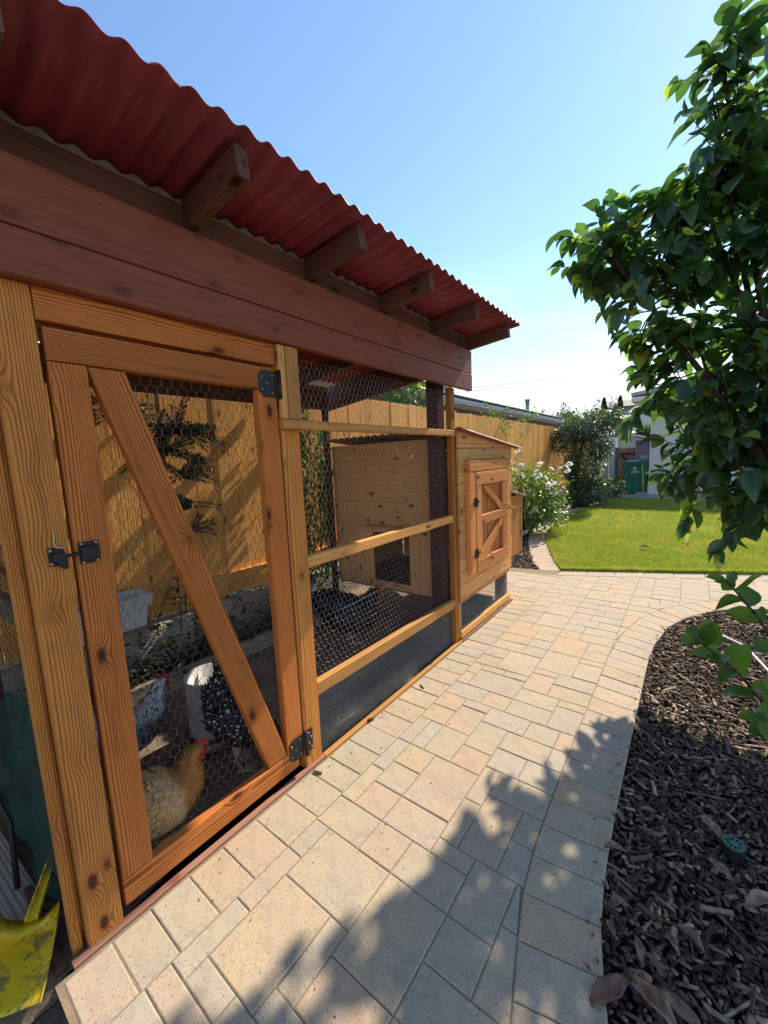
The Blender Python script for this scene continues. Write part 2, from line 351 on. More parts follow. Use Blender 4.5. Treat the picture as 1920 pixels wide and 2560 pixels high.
def petal_mat():
    n = N("white_petal", 0.6, 0.2); n.col(n.mix(n.rnd, (0.80, 0.80, 0.77), (0.86, 0.85, 0.80))); tr = n.new('ShaderNodeBsdfTranslucent'); tr.inputs[0].default_value = (0.85, 0.85, 0.80, 1); ms = n.new('ShaderNodeMixShader'); ms.inputs[0].default_value = 0.5
    n.t.links.new(n.b.outputs[0], ms.inputs[1]); n.t.links.new(tr.outputs[0], ms.inputs[2]); n.t.links.new(ms.outputs[0], n.t.nodes['Material Output'].inputs[0]); return n.m
M_PETAL = petal_mat()
def stucco(name, c):
    n = N(name, 0.92, 0.15); f = n.noise(n.pos, 28.0, 5, 0.65); g = n.noise(n.pos, 1.5, 4)
    n.col(n.mix(n.ramp(g, 0.3, 0.75), tuple(x*0.88 for x in c), c)); n.bump(f, 0.9, 0.03); return n.m
M_STUC = stucco("pale_stucco", (0.76, 0.78, 0.80)); M_STUCD = stucco("grey_stucco", (0.20, 0.215, 0.24))
M_WHITE = plain("white_paint", (0.74, 0.73, 0.71), 0.6, 0.3, 0, 0.06, 8, 0.05)
M_GREEN = plain("green_plastic", (0.012, 0.135, 0.085), 0.42, 0.45, 0, 0.1, 6, 0.03)
M_DKBLUE = plain("dark_bin_plastic", (0.02, 0.022, 0.035), 0.5)
M_YEL = N("yellow_plastic", 0.45, 0.4)
_f = M_YEL.noise(M_YEL.obj, 9.0, 6, 0.7); _g = M_YEL.noise(M_YEL.obj, 70.0, 4, 0.7)
_dirt = M_YEL.math('MULTIPLY', M_YEL.ramp(M_YEL.math('MULTIPLY_ADD', _g, 0.35, _f), 0.63, 0.82), 0.85)
M_YEL.col(M_YEL.mix(_dirt, (0.78, 0.54, 0.012), (0.13, 0.105, 0.07))); M_YEL.bump(_g, 0.15, 0.002); M_YEL = M_YEL.m
M_SCREEN = plain("black_print", (0.02, 0.02, 0.02))
M_PRINT = plain("white_print", (0.62, 0.66, 0.64), 0.6, 0.3, 0, 0.02, 5, 0)
M_RED = plain("comb_red", (0.42, 0.018, 0.022), 0.5, 0.45, 0, 0.3, 90, 0.4)
M_BEAK = plain("beak_horn", (0.42, 0.33, 0.20), 0.4)
M_LEG = plain("hen_shank", (0.42, 0.36, 0.26), 0.6, 0.3, 0, 0.25, 120, 0.5)
M_EYE = plain("hen_eye", (0.02, 0.012, 0.008), 0.15, 0.6)
M_ROOFD = plain("dark_shingle", (0.055, 0.057, 0.062), 0.8, 0.2, 0, 0.25, 12, 0.4)
M_GUT = plain("gutter_metal", (0.42, 0.46, 0.49), 0.5, 0.4, 0.1, 0.08, 4, 0)
M_HOUSEN = plain("neighbour_wall", (0.20, 0.205, 0.20), 0.9, 0.2, 0, 0.12, 4, 0.2)
M_TANROOF = plain("tan_roof", (0.42, 0.38, 0.33), 0.85, 0.2, 0, 0.12, 3, 0.2)
M_GLASS = plain("dark_glass", (0.03, 0.035, 0.04), 0.1, 0.6, 0, 0.1, 4, 0)
M_DRY = N("dry_leaf", 0.75, 0.2)
M_DRY.col(M_DRY.mix(M_DRY.ramp(M_DRY.noise(M_DRY.obj, 5.0, 5), 0.35, 0.7), M_DRY.cramp(M_DRY.rnd, [(0, (0.22, 0.115, 0.08)), (0.35, (0.42, 0.29, 0.18)), (0.65, (0.28, 0.16, 0.115)), (1, (0.55, 0.42, 0.27))]), (0.16, 0.095, 0.065))); M_DRY = M_DRY.m
def fmat(name, fn, rough=0.7):
    n = N(name, rough, 0.3); n.col(fn(n)); return n.m
def _buff(n):
    x = n.new('ShaderNodeSeparateXYZ'); n.put(x.inputs[0], n.obj)
    neck = n.ramp(n.math('ADD', x.outputs[0], n.math('MULTIPLY', n.math('SUBTRACT', n.noise(n.obj, 25.0, 3), 0.5), 0.06)), 0.060, 0.095)
    c = n.mix(n.isl, (0.42, 0.22, 0.075), (0.66, 0.43, 0.19)); c = n.mix(n.math('MULTIPLY', n.ramp(n.noise(n.obj, 11.0, 3), 0.5, 0.7), 0.5), c, (0.33, 0.16, 0.05))
    return n.mix(neck, c, n.mix(n.isl, (0.34, 0.125, 0.022), (0.46, 0.19, 0.04)))
def _grey(n):
    x = n.new('ShaderNodeSeparateXYZ'); n.put(x.inputs[0], n.obj); neck = n.ramp(x.outputs[2], 0.24, 0.30)
    s = n.ramp(n.math('MULTIPLY_ADD', n.noise(n.vec('MULTIPLY', n.obj, (110, 110, 25)), 1.0, 2), 0.9, n.math('MULTIPLY', n.isl, 0.35)), 0.52, 0.70); body = n.mix(s, (0.030, 0.030, 0.034), (0.15, 0.15, 0.16))
    return n.mix(neck, body, n.mix(s, (0.10, 0.10, 0.11), (0.62, 0.62, 0.60)))
def _speck(n): return n.mix(n.math('MAXIMUM', n.ramp(n.isl, 0.74, 0.78), n.ramp(n.vor(n.obj, 48.0), 0.30, 0.22)), (0.010, 0.010, 0.012), (0.52, 0.50, 0.47))
def _black(n): return n.mix(n.isl, (0.006, 0.006, 0.008), (0.020, 0.020, 0.024))
F_BUFF, F_GREY, F_SPECK, F_BLACK = fmat("buff_feather", _buff), fmat("grey_feather", _grey), fmat("speckled_feather", _speck), fmat("black_feather", _black, 0.45)

# ------------------------------------------------------------------ setting: ground sheets
def poly_sheet(name, pts, z, mat, thick=0.0):
    bm = bmesh.new(); vs_ = [bm.verts.new((x, y, z)) for x, y in pts]; f = bm.faces.new(vs_)
    if f.normal.z < 0: f.normal_flip()
    bmesh.ops.triangulate(bm, faces=[f])
    if thick:
        r = bmesh.ops.extrude_face_region(bm, geom=bm.faces[:]); 
        for g in r['geom']:
            if isinstance(g, bmesh.types.BMVert): g.co.z -= thick
    bmesh.ops.recalc_face_normals(bm, faces=bm.faces)
    me = bpy.data.meshes.new(name); bm.to_mesh(me); bm.free(); return link(name, me, mat)
g = poly_sheet("ground", [(-400, -400), (400, -400), (400, 900), (-400, 900)], -0.06, M_DIRT); tag(g, "bare brown dirt ground around the yard", "ground", kind='structure')
# dirt inside the run, uneven
nx, ny = 40, 110; V = []; F = []
for j in range(ny+1):
    for i in range(nx+1):
        x = -1.75+1.76*i/nx; y = -0.9+4.9*j/ny
        z = -0.012 + 0.014*math.sin(x*9+y*4)*math.sin(y*7-x*3) + random.uniform(-0.006, 0.006) + max(0, (-x-0.95))*0.12
        V.append((x, y, z if x < -0.01 else -0.05))
for j in range(ny):
    for i in range(nx): a = j*(nx+1)+i; F.append((a, a+1, a+nx+2, a+nx+1))
tag(link("run_dirt", pmesh("run_dirt", V, F, True), M_DIRT), "scratched brown dirt floor inside the chicken run", "dirt floor", kind='structure')

# ------------------------------------------------------------------ paving
OUT = [(1.16, 0.30), (1.10, 0.62), (1.021, 0.943), (0.982, 1.089), (0.961, 1.317), (0.954, 1.60), (0.951, 2.0), (0.953, 2.45), (0.954, 3.0), (0.983, 3.39), (1.060, 3.80), (1.202, 4.14), (1.42, 4.435), (1.608, 4.601), (1.806, 4.728), (2.3, 4.98), (3.4, 5.45)]
INN = [(1.37, 0.38), (1.31, 0.72), (1.238, 0.985), (1.202, 1.135), (1.181, 1.34), (1.176, 1.62), (1.176, 2.0), (1.177, 2.45), (1.179, 2.99), (1.195, 3.32), (1.262, 3.72), (1.38, 4.02), (1.564, 4.294), (1.721, 4.43), (1.90, 4.535), (2.38, 4.78), (3.48, 5.24)]
def lawn_front(x): return 4.95+0.436*(x-0.17)
def pave_back(x): return 4.735+0.436*(x-0.17) if x > 0.17 else 4.735+0.18*(x-0.17)
paving = poly_sheet("paving_bed", [(0.012, 0.15), (0.6, 0.15), (1.3, 0.25)] + [(a+0.0, b) for a, b in INN] + [(3.48, lawn_front(3.48)), (0.17, 4.95), (-0.05, 4.90), (-0.62, 4.79), (-0.62, 3.72), (0.012, 3.72)], -0.0035, M_SAND)
tag(paving, "tan and grey concrete paver walkway beside the coop", "paving", kind='structure')
def clip(poly, p, n):                                     # keep side with dot<0
    r = []
    for i in range(len(poly)):
        a, b = poly[i], poly[(i+1) % len(poly)]
        da = (a[0]-p[0])*n[0]+(a[1]-p[1])*n[1]; db = (b[0]-p[0])*n[0]+(b[1]-p[1])*n[1]
        if da <= 0: r.append(a)
        if (da < 0) != (db < 0) and abs(da-db) > 1e-9:
            t = da/(da-db); r.append((a[0]+(b[0]-a[0])*t, a[1]+(b[1]-a[1])*t))
    return r
def area(p): return 0.5*sum(p[i][0]*p[(i+1) % len(p)][1]-p[(i+1) % len(p)][0]*p[i][1] for i in range(len(p)))
NP = [0]
def paver(poly, parent, z=0.0, gap=0.0012, name="paver"):
    if area(poly) < 0: poly = poly[::-1]
    # merge near-duplicate corners
    q = []
    for p in poly:
        if not q or math.dist(p, q[-1]) > 0.006: q.append(p)
    if len(q) > 2 and math.dist(q[0], q[-1]) < 0.006: q.pop()
    if len(q) < 3 or abs(area(q)) < 0.0007: return
    n = len(q); cx = sum(p[0] for p in q)/n; cy = sum(p[1] for p in q)/n
    def inset(d):
        r = []
        for i in range(n):
            a, b, c = q[i-1], q[i], q[(i+1) % n]
            e1 = Vector((b[0]-a[0], b[1]-a[1])).normalized(); e2 = Vector((c[0]-b[0], c[1]-b[1])).normalized()
            n1 = Vector((-e1.y, e1.x)); n2 = Vector((-e2.y, e2.x)); m = (n1+n2)
            if m.length < 1e-3: m = n1
            m = m.normalized(); k = d/max(0.35, m.dot(n1)); r.append((b[0]+m.x*k-cx, b[1]+m.y*k-cy))
        return r
    tx, ty = random.gauss(0, 0.006), random.gauss(0, 0.006); dz = random.gauss(0, 0.0007)
    o1, o2, o3 = inset(gap), inset(gap+0.0012), inset(gap+0.0045)
    V = [(x, y, -0.05) for x, y in o1]+[(x, y, -0.005) for x, y in o1]+[(x, y, -0.0018) for x, y in o2]+[(x, y, 0) for x, y in o3]
    F = [tuple(range(3*n, 4*n))]
    for L in range(3):
        for i in range(n): a = L*n+i; b = L*n+(i+1) % n; F.append((a, b, b+n, a+n))
    me = pmesh("paver", V, F); o = link(name, me, M_PAVER, parent, (cx, cy, z+dz)); o.rotation_euler = (tx, ty, 0); NP[0] += 1; return o
# first course along the coop
yj = [0.165, 0.285, 0.395, 0.52, 0.648, 0.79, 0.94, 1.085]
while yj[-1] < 3.70: yj.append(yj[-1]+random.choice([0.118, 0.142, 0.145, 0.142]))
for a, b in zip(yj[:-1], yj[1:]): paver([(0.024, a), (0.224, a), (0.224, b), (0.024, b)], paving)
YA = yj[-1]
UX, UY = 0.0731, 0.0706; X0, Y0 = 0.224, 0.155
NXL, NYL = 44, 76; IX0 = -12                               # lattice columns run from IX0
used = {}
def outside(cx, cy):
    """True where plain field pavers belong"""
    if cy > pave_back(cx): return False
    if cx < 0.224 and cy < YA: return False
    for i in range(len(OUT)-1):
        pass
    return not in_bed(cx, cy)
BEDP = OUT + [(4.5, 5.4), (4.5, 0.3)]
def in_bed(x, y):
    c = False; j = len(BEDP)-1
    for i in range(len(BEDP)):
        xi, yi = BEDP[i]; xj, yj_ = BEDP[j]
        if (yi > y) != (yj_ > y) and x < (xj-xi)*(y-yi)/(yj_-yi)+xi: c = not c
        j = i
    return c
def cellok(i, j): return (i, j) not in used
def near_seg(x, y):
    best = None
    for k in range(len(OUT)-1):
        a, b = Vector(OUT[k]), Vector(OUT[k+1]); d = b-a; t = max(0, min(1, (Vector((x, y))-a).dot(d)/d.length_squared)); q = a+d*t
        L = (q-Vector((x, y))).length
        if best is None or L < best[0]: best = (L, q, Vector((d.y, -d.x)).normalized())
    return best
def place(i, j, a, b):
    for ii in range(i, i+a):
        for jj in range(j, j+b): used[(ii, jj)] = 1
    x0, x1, y0, y1 = X0+i*UX, X0+(i+a)*UX, Y0+j*UY, Y0+(j+b)*UY
    P = [(x0, y0), (x1, y0), (x1, y1), (x0, y1)]
    if any(in_bed(*p) for p in P):
        L, q, nn = near_seg((x0+x1)/2, (y0+y1)/2); P = clip(P, q, nn)
    if len(P) >= 3 and any(y > pave_back(x) for x, y in P):
        xm = sum(p[0] for p in P)/len(P); sl = 0.436 if xm > 0.17 else 0.18
        P = clip(P, (xm, pave_back(xm)), Vector((-sl, 1)).normalized())
    if len(P) >= 3 and x0 < 0.224 and y0 < YA: P = clip(P, (0, YA), (0, -1))
    if len(P) >= 3 and x0 < -0.6: P = clip(P, (-0.6, 0), (-1, 0))
    if len(P) >= 3: paver(P, paving)
def valid(i, j):
    cx, cy = X0+(i+0.5)*UX, Y0+(j+0.5)*UY
    cs = [(cx+dx*UX*0.48, cy+dy*UY*0.48) for dx in (-1, 1) for dy in (-1, 1)]
    return any(outside(*c) for c in cs)
def rect(x0, x1, y0, y1):
    i, j = round((x0-X0)/UX), round((y0-Y0)/UY); a, b = max(1, round((x1-x0)/UX)), max(1, round((y1-y0)/UY))
    if all(cellok(ii, jj) for ii in range(i, i+a) for jj in range(j, j+b)): place(i, j, a, b)
for r in [(0.41, 0.61, 1.22, 1.50), (0.41, 0.61, 1.08, 1.22), (0.32, 0.605, 0.72, 0.93), (0.30, 0.41, 1.08, 1.22), (0.30, 0.41, 1.22, 1.36), (0.225, 0.44, 0.93, 1.08), (0.44, 0.60, 0.93, 1.08), (0.605, 0.89, 0.93, 1.15), (0.605, 0.75, 1.15, 1.36), (0.61, 0.81, 1.36, 1.57), (0.75, 0.89, 1.15, 1.43), (0.61, 0.81, 0.65, 0.93), (0.225, 0.30, 0.58, 0.79), (0.225, 0.30, 0.36, 0.58), (0.30, 0.51, 0.44, 0.72), (0.51, 0.60, 0.51, 0.72), (0.30, 0.37, 1.50, 1.71), (0.225, 0.30, 0.79, 0.93)]: rect(*r)
PIECES = [((4, 3), 0.4), ((3, 4), 0.9), ((3, 2), 6), ((2, 3), 5), ((4, 2), 3), ((2, 2), 4)]
SMALL = [((2, 1), 1), ((1, 2), 1), ((1, 3), 1), ((3, 1), 1)]
def greedy(rnd, j0, j1):
    U = dict(used); res = []; bad = 0
    def free(i, j, p): return all((ii, jj) not in U and jj < j1 for ii in range(i, i+p[0]) for jj in range(j, j+p[1]))
    for j in range(j0, j1):
        for i in range(0, 11):
            if (i, j) in U or not valid(i, j): continue
            opts = [q for q in PIECES if free(i, j, q[0])]
            if not opts or rnd.random() < 0.04: opts = [q for q in SMALL if free(i, j, q[0])] or opts
            if not opts: opts = [((1, 1), 1)]; bad += 3
            p = rnd.choices([q[0] for q in opts], [q[1] for q in opts])[0]; bad += 1 if min(p) == 1 else 0
            for ii in range(i, i+p[0]):
                for jj in range(j, j+p[1]): U[(ii, jj)] = 1
            res.append((i, j, *p))
    return bad, res
best = min((greedy(random.Random(sd_), 0, 26) for sd_ in range(160)), key=lambda t: t[0])
for q in best[1]: place(*q)
TILES = [[(0, 0, 3, 4), (3, 0, 2, 2), (3, 2, 2, 2)], [(0, 0, 3, 2), (3, 0, 2, 2), (0, 2, 2, 2), (2, 2, 3, 2)], [(0, 0, 3, 2), (3, 0, 2, 3), (0, 2, 3, 2), (3, 3, 2, 1)], [(0, 0, 2, 3), (0, 3, 2, 1), (2, 0, 3, 4)], [(0, 0, 2, 2), (0, 2, 2, 2), (2, 0, 3, 2), (2, 2, 3, 2)], [(0, 0, 4, 3), (4, 0, 1, 2), (4, 2, 1, 2), (0, 3, 2, 1), (2, 3, 2, 1)]]
TW = [4, 4, 3, 3, 3, 1]
for bi, i0 in enumerate(range(-15, NXL, 5)):
    j = 26 if i0 in (0, 5, 10) else 40
    if bi % 2 and i0 in (0, 5, 10): TL = [[(0, 0, 3, 2), (3, 0, 2, 2)]]
    else: TL = []
    while j < NYL:
        t = TL.pop() if TL else random.choices(TILES, TW)[0]; fx, fy = random.random() < 0.5, random.random() < 0.5; hgt = max(q[1]+q[3] for q in t)
        for (x, y, a_, b_) in t:
            if fx: x = 5-x-a_
            if fy: y = hgt-y-b_
            if any(valid(ii, jj) for ii in range(i0+x, i0+x+a_) for jj in range(j+y, j+y+b_)) and not any((ii, jj) in used for ii in range(i0+x, i0+x+a_) for jj in range(j+y, j+y+b_)): place(i0+x, j+y, a_, b_)
        j += hgt
for j in range(NYL):
    for i in range(IX0, NXL):
        if (i, j) not in used and valid(i, j):
            p = next((q for q in ((3, 2), (2, 2), (2, 1), (1, 2), (1, 1)) if all((ii, jj) not in used for ii in range(i, i+q[0]) for jj in range(j, j+q[1])))); place(i, j, *p)
def arc_sample(poly, step):
    P = [Vector(p) for p in poly]; L = [0]
    for a, b in zip(P[:-1], P[1:]): L.append(L[-1]+(b-a).length)
    n = max(2, round(L[-1]/step)); r = []
    for k in range(n+1):
        s = L[-1]*k/n; i = max(0, min(len(P)-2, next((q for q in range(len(L)-1) if L[q+1] >= s-1e-6), len(P)-2)))
        t = (s-L[i])/(L[i+1]-L[i]); r.append(P[i].lerp(P[i+1], t))
    return r
def border(outer, inner, step, parent, z=0.0015, every=True):
    a = arc_sample(outer, step); n = len(a)-1; b = arc_sample(inner, arc_len(inner)/n)
    m = min(len(a), len(b))
    for k in range(m-1): paver([tuple(a[k]), tuple(b[k]), tuple(b[k+1]), tuple(a[k+1])], parent, z)
def arc_len(poly): return sum(math.dist(a, b) for a, b in zip(poly[:-1], poly[1:]))
border(OUT, INN, 0.142, paving)
border([(0.17, pave_back(0.17)), (3.4, pave_back(3.4))], [(0.17, 4.945), (3.4, lawn_front(3.4))], 0.30, paving)
# kerb course round the lawn
LAWN_L = [(0.17, 4.955), (0.0, 5.33), (-0.21, 5.87), (-0.45, 6.55), (-0.65, 7.33), (-0.78, 8.3), (-0.82, 9.3), (-0.75, 10.2), (-0.63, 10.9), (-0.53, 12.0), (-0.44, 13.25)]
def offs(poly, d):
    r = []
    for i, p in enumerate(poly):
        a, b = Vector(poly[max(i-1, 0)]), Vector(poly[min(i+1, len(poly)-1)]); t = (b-a).normalized(); r.append((p[0]-t.y*d, p[1]+t.x*d))
    return r
KERB_L = offs(LAWN_L, 0.27); KERB_L[0] = (-0.06, 4.885)
kerb = poly_sheet("lawn_kerb", LAWN_L + KERB_L[::-1], -0.012, M_SAND); tag(kerb, "curved course of grey pavers edging the lawn", "edging", kind='structure')
border(KERB_L, LAWN_L, 0.19, kerb, 0.0)

# ------------------------------------------------------------------ lawn
LAWN = LAWN_L + [(0.4, 13.3), (9, 13.3), (9, lawn_front(9))]
lawn = poly_sheet("lawn", LAWN, 0.012, M_TURF, 0.06); tag(lawn, "green mown lawn in front of the grey house", "lawn", kind='structure')
def inpoly(P, x, y):
    c = np.zeros(len(x), bool); j = len(P)-1
    for i in range(len(P)):
        xi, yi = P[i]; xj, yj_ = P[j]
        if yi != yj_:
            c ^= ((yi > y) != (yj_ > y)) & (x < (xj-xi)*(y-yi)/(yj_-yi)+xi)
        j = i
    return c
def blades(n, ymax, h, wd, yp=1.0):
    y = 4.9+(ymax-4.9)*rng.random(n)**yp; x = -0.9+rng.random(n)*(2.0+0.25*(y-4.9)+0.9)
    k = inpoly(LAWN, x, y); x, y = x[k], y[k]; n = len(x)
    a = rng.random(n)*6.283; ww = wd*(0.6+0.8*rng.random(n))*(1+0.10*(y-5)); hh = h*(0.5+0.9*rng.random(n))
    b = np.stack([x, y, np.full(n, 0.008)], 1); dx = np.stack([np.cos(a)*ww, np.sin(a)*ww, 0*a], 1)
    tip = b+np.stack([rng.normal(0, 0.5, n)*hh, rng.normal(0, 0.5, n)*hh, hh], 1)
    return np.stack([b-dx, b+dx, tip], 1).reshape(-1, 3)
Vg = np.concatenate([blades(90000, 8.0, 0.042, 0.0030), blades(90000, 13.3, 0.042, 0.0034, 0.9)])
# overhanging fringe on the front edge
xf = 0.17+rng.random(5000)*3.0; yf = 4.95+0.436*(xf-0.17); hh = 0.02+0.045*rng.random(5000)
b = np.stack([xf, yf+0.01+rng.random(5000)*0.03, -0.005+0.02*rng.random(5000)], 1); dx = np.stack([0.0022+0*xf, 0.001+0*xf, 0*xf], 1)
tip = b+np.stack([rng.normal(0, 0.012, 5000), -rng.random(5000)*0.03, hh], 1)
Vg = np.concatenate([Vg, np.stack([b-dx, b+dx, tip], 1).reshape(-1, 3)])
gr = link("grass", tmesh("grass", Vg, np.arange(len(Vg)).reshape(-1, 3)), M_GRASS); tag(gr, "short yellow-green grass blades of the lawn", "grass", kind='stuff')

# ------------------------------------------------------------------ mulch beds
BED = INN + [(4.2, 5.5), (4.2, -0.6), (1.5, -0.6)]
mulch = poly_sheet("mulch_bed", BED, -0.03, M_SOIL); tag(mulch, "dark bark mulch bed curving right of the walkway", "mulch bed", kind='structure')
LBED = [(-0.62, 4.05), (-0.62, 4.785), (-0.06, 4.885)] + KERB_L[1:] + [(-1.5, 13.25), (-1.5, 4.05)]
lb = poly_sheet("border_bed", LBED, -0.012, M_SOIL); tag(lb, "mulched planting bed along the back fence", "planting bed", kind='structure')
def chip_template(seed):
    r = random.Random(seed); v = []
    for x in (-0.5, 0.5):
        s = r.uniform(0.45, 1.0) if x > 0 else r.uniform(0.5, 1.0); o = r.uniform(-0.18, 0.18)
        for y, z in ((-0.5, -0.5), (0.5, -0.5), (0.5, 0.5), (-0.5, 0.5)): v.append((x+r.uniform(-0.12, 0.12), y*s+o, z*r.uniform(0.5, 1.2)))
    f = [(0, 3, 2, 1), (4, 5, 6, 7), (0, 1, 5, 4), (1, 2, 6, 5), (2, 3, 7, 6), (3, 0, 4, 7)]
    return v, f
CT = [chip_template(s) for s in range(6)]
def chips(P, x0, x1, y0, y1, n, zbase, lmin, lmax, yp=1.0, depth=0.02):
    x = x0+(x1-x0)*rng.random(n); y = y0+(y1-y0)*rng.random(n)**yp; k = inpoly(P, x, y); x, y = x[k], y[k]; n = len(x)
    L = lmin+(lmax-lmin)*rng.random(n)**2.2; wd = 0.006+0.013*rng.random(n); th = 0.003+0.006*rng.random(n)
    z = zbase+depth*rng.random(n)
    a = rng.random(n)*6.283; e = rng.normal(0, 0.28, n); d = np.stack([np.cos(a)*np.cos(e), np.sin(a)*np.cos(e), np.sin(e)], 1)
    up = np.stack([rng.normal(0, 0.3, n), rng.normal(0, 0.3, n), np.ones(n)], 1)
    return np.stack([x, y, z], 1), frames(d, up), np.stack([L, wd, th], 1), rng.integers(0, 6, n)
pos, rm, scl, ti = (np.concatenate(q) for q in zip(chips(BED, 1.15, 3.2, 0.75, 4.9, 15000, -0.024, 0.018, 0.085), chips(BED, 1.15, 2.6, 0.75, 3.6, 16000, -0.024, 0.006, 0.030, 1.0, 0.016)))
infr = np.array([1 if (abs((Vector(p)-CAM).dot(rgt)/(Vector(p)-CAM).dot(fwd)) < 0.96 and abs((Vector(p)-CAM).dot(upv)/(Vector(p)-CAM).dot(fwd)) < 1.28) else 0 for p in pos])
dist = np.linalg.norm(pos-np.array(CAM), axis=1)
score = np.where((infr > 0) & (pos[:, 2] > -0.014), scl[:, 0]*scl[:, 1]**0.5/dist**2, -1); top = set(np.argsort(-score)[:290].tolist())
cme = [pmesh("wood_chip", v, f) for v, f in CT]
for m_ in cme: m_.materials.append(M_CHIP)
rest = np.array([i for i in range(len(pos)) if i not in top])
for i in top:
    o = link("wood_chip", cme[ti[i]], None, mulch, pos[i]); o.rotation_euler = Matrix(rm[i]).to_euler(); o.scale = scl[i]
def chip_stuff(name, parent, pos, rm, scl, ti):
    VV, FF, n0 = [], [], 0
    for t in range(6):
        k = np.where(ti == t)[0]
        if len(k) == 0: continue
        v, f = scatter(CT[t][0], CT[t][1], pos[k], rm[k], scl[k]); VV.append(v); FF.append(f+n0); n0 += len(v)
    return tag(link(name, tmesh(name, np.concatenate(VV), np.concatenate(FF)), M_CHIP, parent), kind='stuff')
chip_stuff("wood_chips", mulch, pos[rest], rm[rest], scl[rest], ti[rest])
a = chips(LBED, -1.5, 0.1, 4.05, 13.2, 9000, -0.008, 0.02, 0.09, 1.6); chip_stuff("wood_chips", lb, *a)

# ------------------------------------------------------------------ chicken run
run = empty("chicken_run", (0, 1.2, 0), "stained timber chicken run with red corrugated roof and wire mesh walls", "chicken run")
def hexmesh(name, parent, org_, ua, va, W, H, mat, cell=0.034, r=0.00075, jit=0.0012, sag=0.0):
    ua, va = Vector(ua), Vector(va); nrm = ua.cross(va); o0 = Vector(org_)
    h = cell/math.sqrt(3)*1.0; tw = h*1.15; rows = int(H/(tw+h*0.55))+2; cols = int(W/cell)+2; pts = {}; edges = []
    def P(c, rw, k):
        key = (c, rw, k)
        if key not in pts:
            sx = 0.5*cell if rw % 2 else 0
            x = c*cell+sx; y = rw*(tw+h*0.55)+(tw if k else 0)
            pts[key] = (x+random.gauss(0, jit), y+random.gauss(0, jit), random.gauss(0, jit*0.6)+sag*math.sin(x*5+y*3))
        return key
    for rw in range(rows):
        for c in range(-1, cols):
            b0 = P(c, rw, 0); t0 = P(c, rw, 1); edges.append((b0, t0, 1))
            c2 = c if rw % 2 == 0 else c+1
            edges.append((t0, P(c2-1 if rw % 2 == 0 else c2-1, rw+1, 0), 0)); edges.append((t0, P(c2 if rw % 2 == 0 else c2, rw+1, 0), 0))
    VV = []; FF = []
    for e0, e1, twist in edges:
        a, b = pts[e0], pts[e1]
        if min(a[0], b[0]) < 0 or max(a[0], b[0]) > W or min(a[1], b[1]) < 0 or max(a[1], b[1]) > H: continue
        A = o0+ua*a[0]+va*a[1]+nrm*a[2]; B = o0+ua*b[0]+va*b[1]+nrm*b[2]; t = (B-A).normalized(); s1 = t.cross(nrm).normalized(); s2 = t.cross(s1)
        rr = r*(1.45 if twist else 1.0); n0 = len(VV)
        for p in (A, B):
            for k in range(3): an = 2.094*k; VV.append(p+(s1*math.cos(an)+s2*math.sin(an))*rr)
        for k in range(3): FF.append((n0+k, n0+(k+1) % 3, n0+3+(k+1) % 3, n0+3+k))
    return link(name, tmesh(name, np.array([tuple(v) for v in VV])-np.array(o0), np.array(FF)), mat, parent, o0)
def gridmesh(name, parent, org_, ua, va, W, H, mat, pitch=0.0150, r=0.0007):
    ua, va = Vector(ua), Vector(va); o0 = Vector(org_); nrm = ua.cross(va); paths = []
    for i in range(int(W/pitch)+1): paths.append([o0+ua*i*pitch, o0+ua*i*pitch+va*H])
    for i in range(int(H/pitch)+1): paths.append([o0+va*i*pitch+nrm*r, o0+va*i*pitch+ua*W+nrm*r])
    V, F = tube_arrays(paths, [r*0.5]*(int(W/pitch)+1)+[r*1.5]*(int(H/pitch)+1), 4)
    return link(name, pmesh(name, [v-o0 for v in V], F), mat, parent, o0)
# posts
box("post", -0.089, 0.0, 0.238, 0.328, -0.02, 1.884, W_POST, run)
box("post", -0.058, -0.030, 0.204, 0.231, -0.03, 1.884, W_POST, run)
box("post", -0.089, 0.0, 1.088, 1.186, -0.02, 1.884, W_POST, run)
box("post", -0.044, 0.0, 2.580, 2.634, -0.02, 1.884, W_POST, run)
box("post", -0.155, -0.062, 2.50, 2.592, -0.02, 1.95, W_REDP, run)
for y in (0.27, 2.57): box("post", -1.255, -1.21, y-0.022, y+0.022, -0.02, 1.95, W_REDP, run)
# trim strips over the hinge post, header, rails
box("trim_strip", 0.001, 0.019, 1.084, 1.118, 1.592, 1.882, W_RAIL, run); box("trim_strip", 0.001, 0.022, 1.120, 1.186, 1.592, 1.882, W_RAIL, run)
box("header", -0.040, -0.001, 0.330, 1.082, 1.803, 1.888, W_GATE, run)
box("rail", 0.001, 0.032, 1.078, 2.578, 1.548, 1.588, W_RAIL, run)
box("rail", -0.041, -0.003, 1.187, 2.579, 0.934, 0.986, W_RAIL, run)
board("rail", (-0.022, 1.187, 0.346), (-0.022, 2.579, 0.318), 0.040, 0.066, W_RAIL, run)
board("sill", (0.002, 0.195, -0.004), (0.004, 1.19, -0.004), 0.026, 0.030, W_SILL, run); board("sill", (0.004, 1.192, -0.003), (0.004, 2.66, -0.003), 0.028, 0.030, W_RAIL, run)
board("sill", (-0.02, 0.172, -0.02), (-0.6, 0.172, -0.02), 0.03, 0.05, W_DARK, run, side=(0, 1, 0))
# big beam of two boards
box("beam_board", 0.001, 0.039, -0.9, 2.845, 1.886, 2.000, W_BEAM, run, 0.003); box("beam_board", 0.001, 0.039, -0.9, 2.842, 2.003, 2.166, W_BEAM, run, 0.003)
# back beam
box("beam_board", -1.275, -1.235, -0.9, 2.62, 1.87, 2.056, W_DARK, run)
board("end_beam", (0.0, 2.80, 2.125), (-1.50, 2.80, 1.950), 0.038, 0.135, W_DARK, run, side=(0, 1, 0))
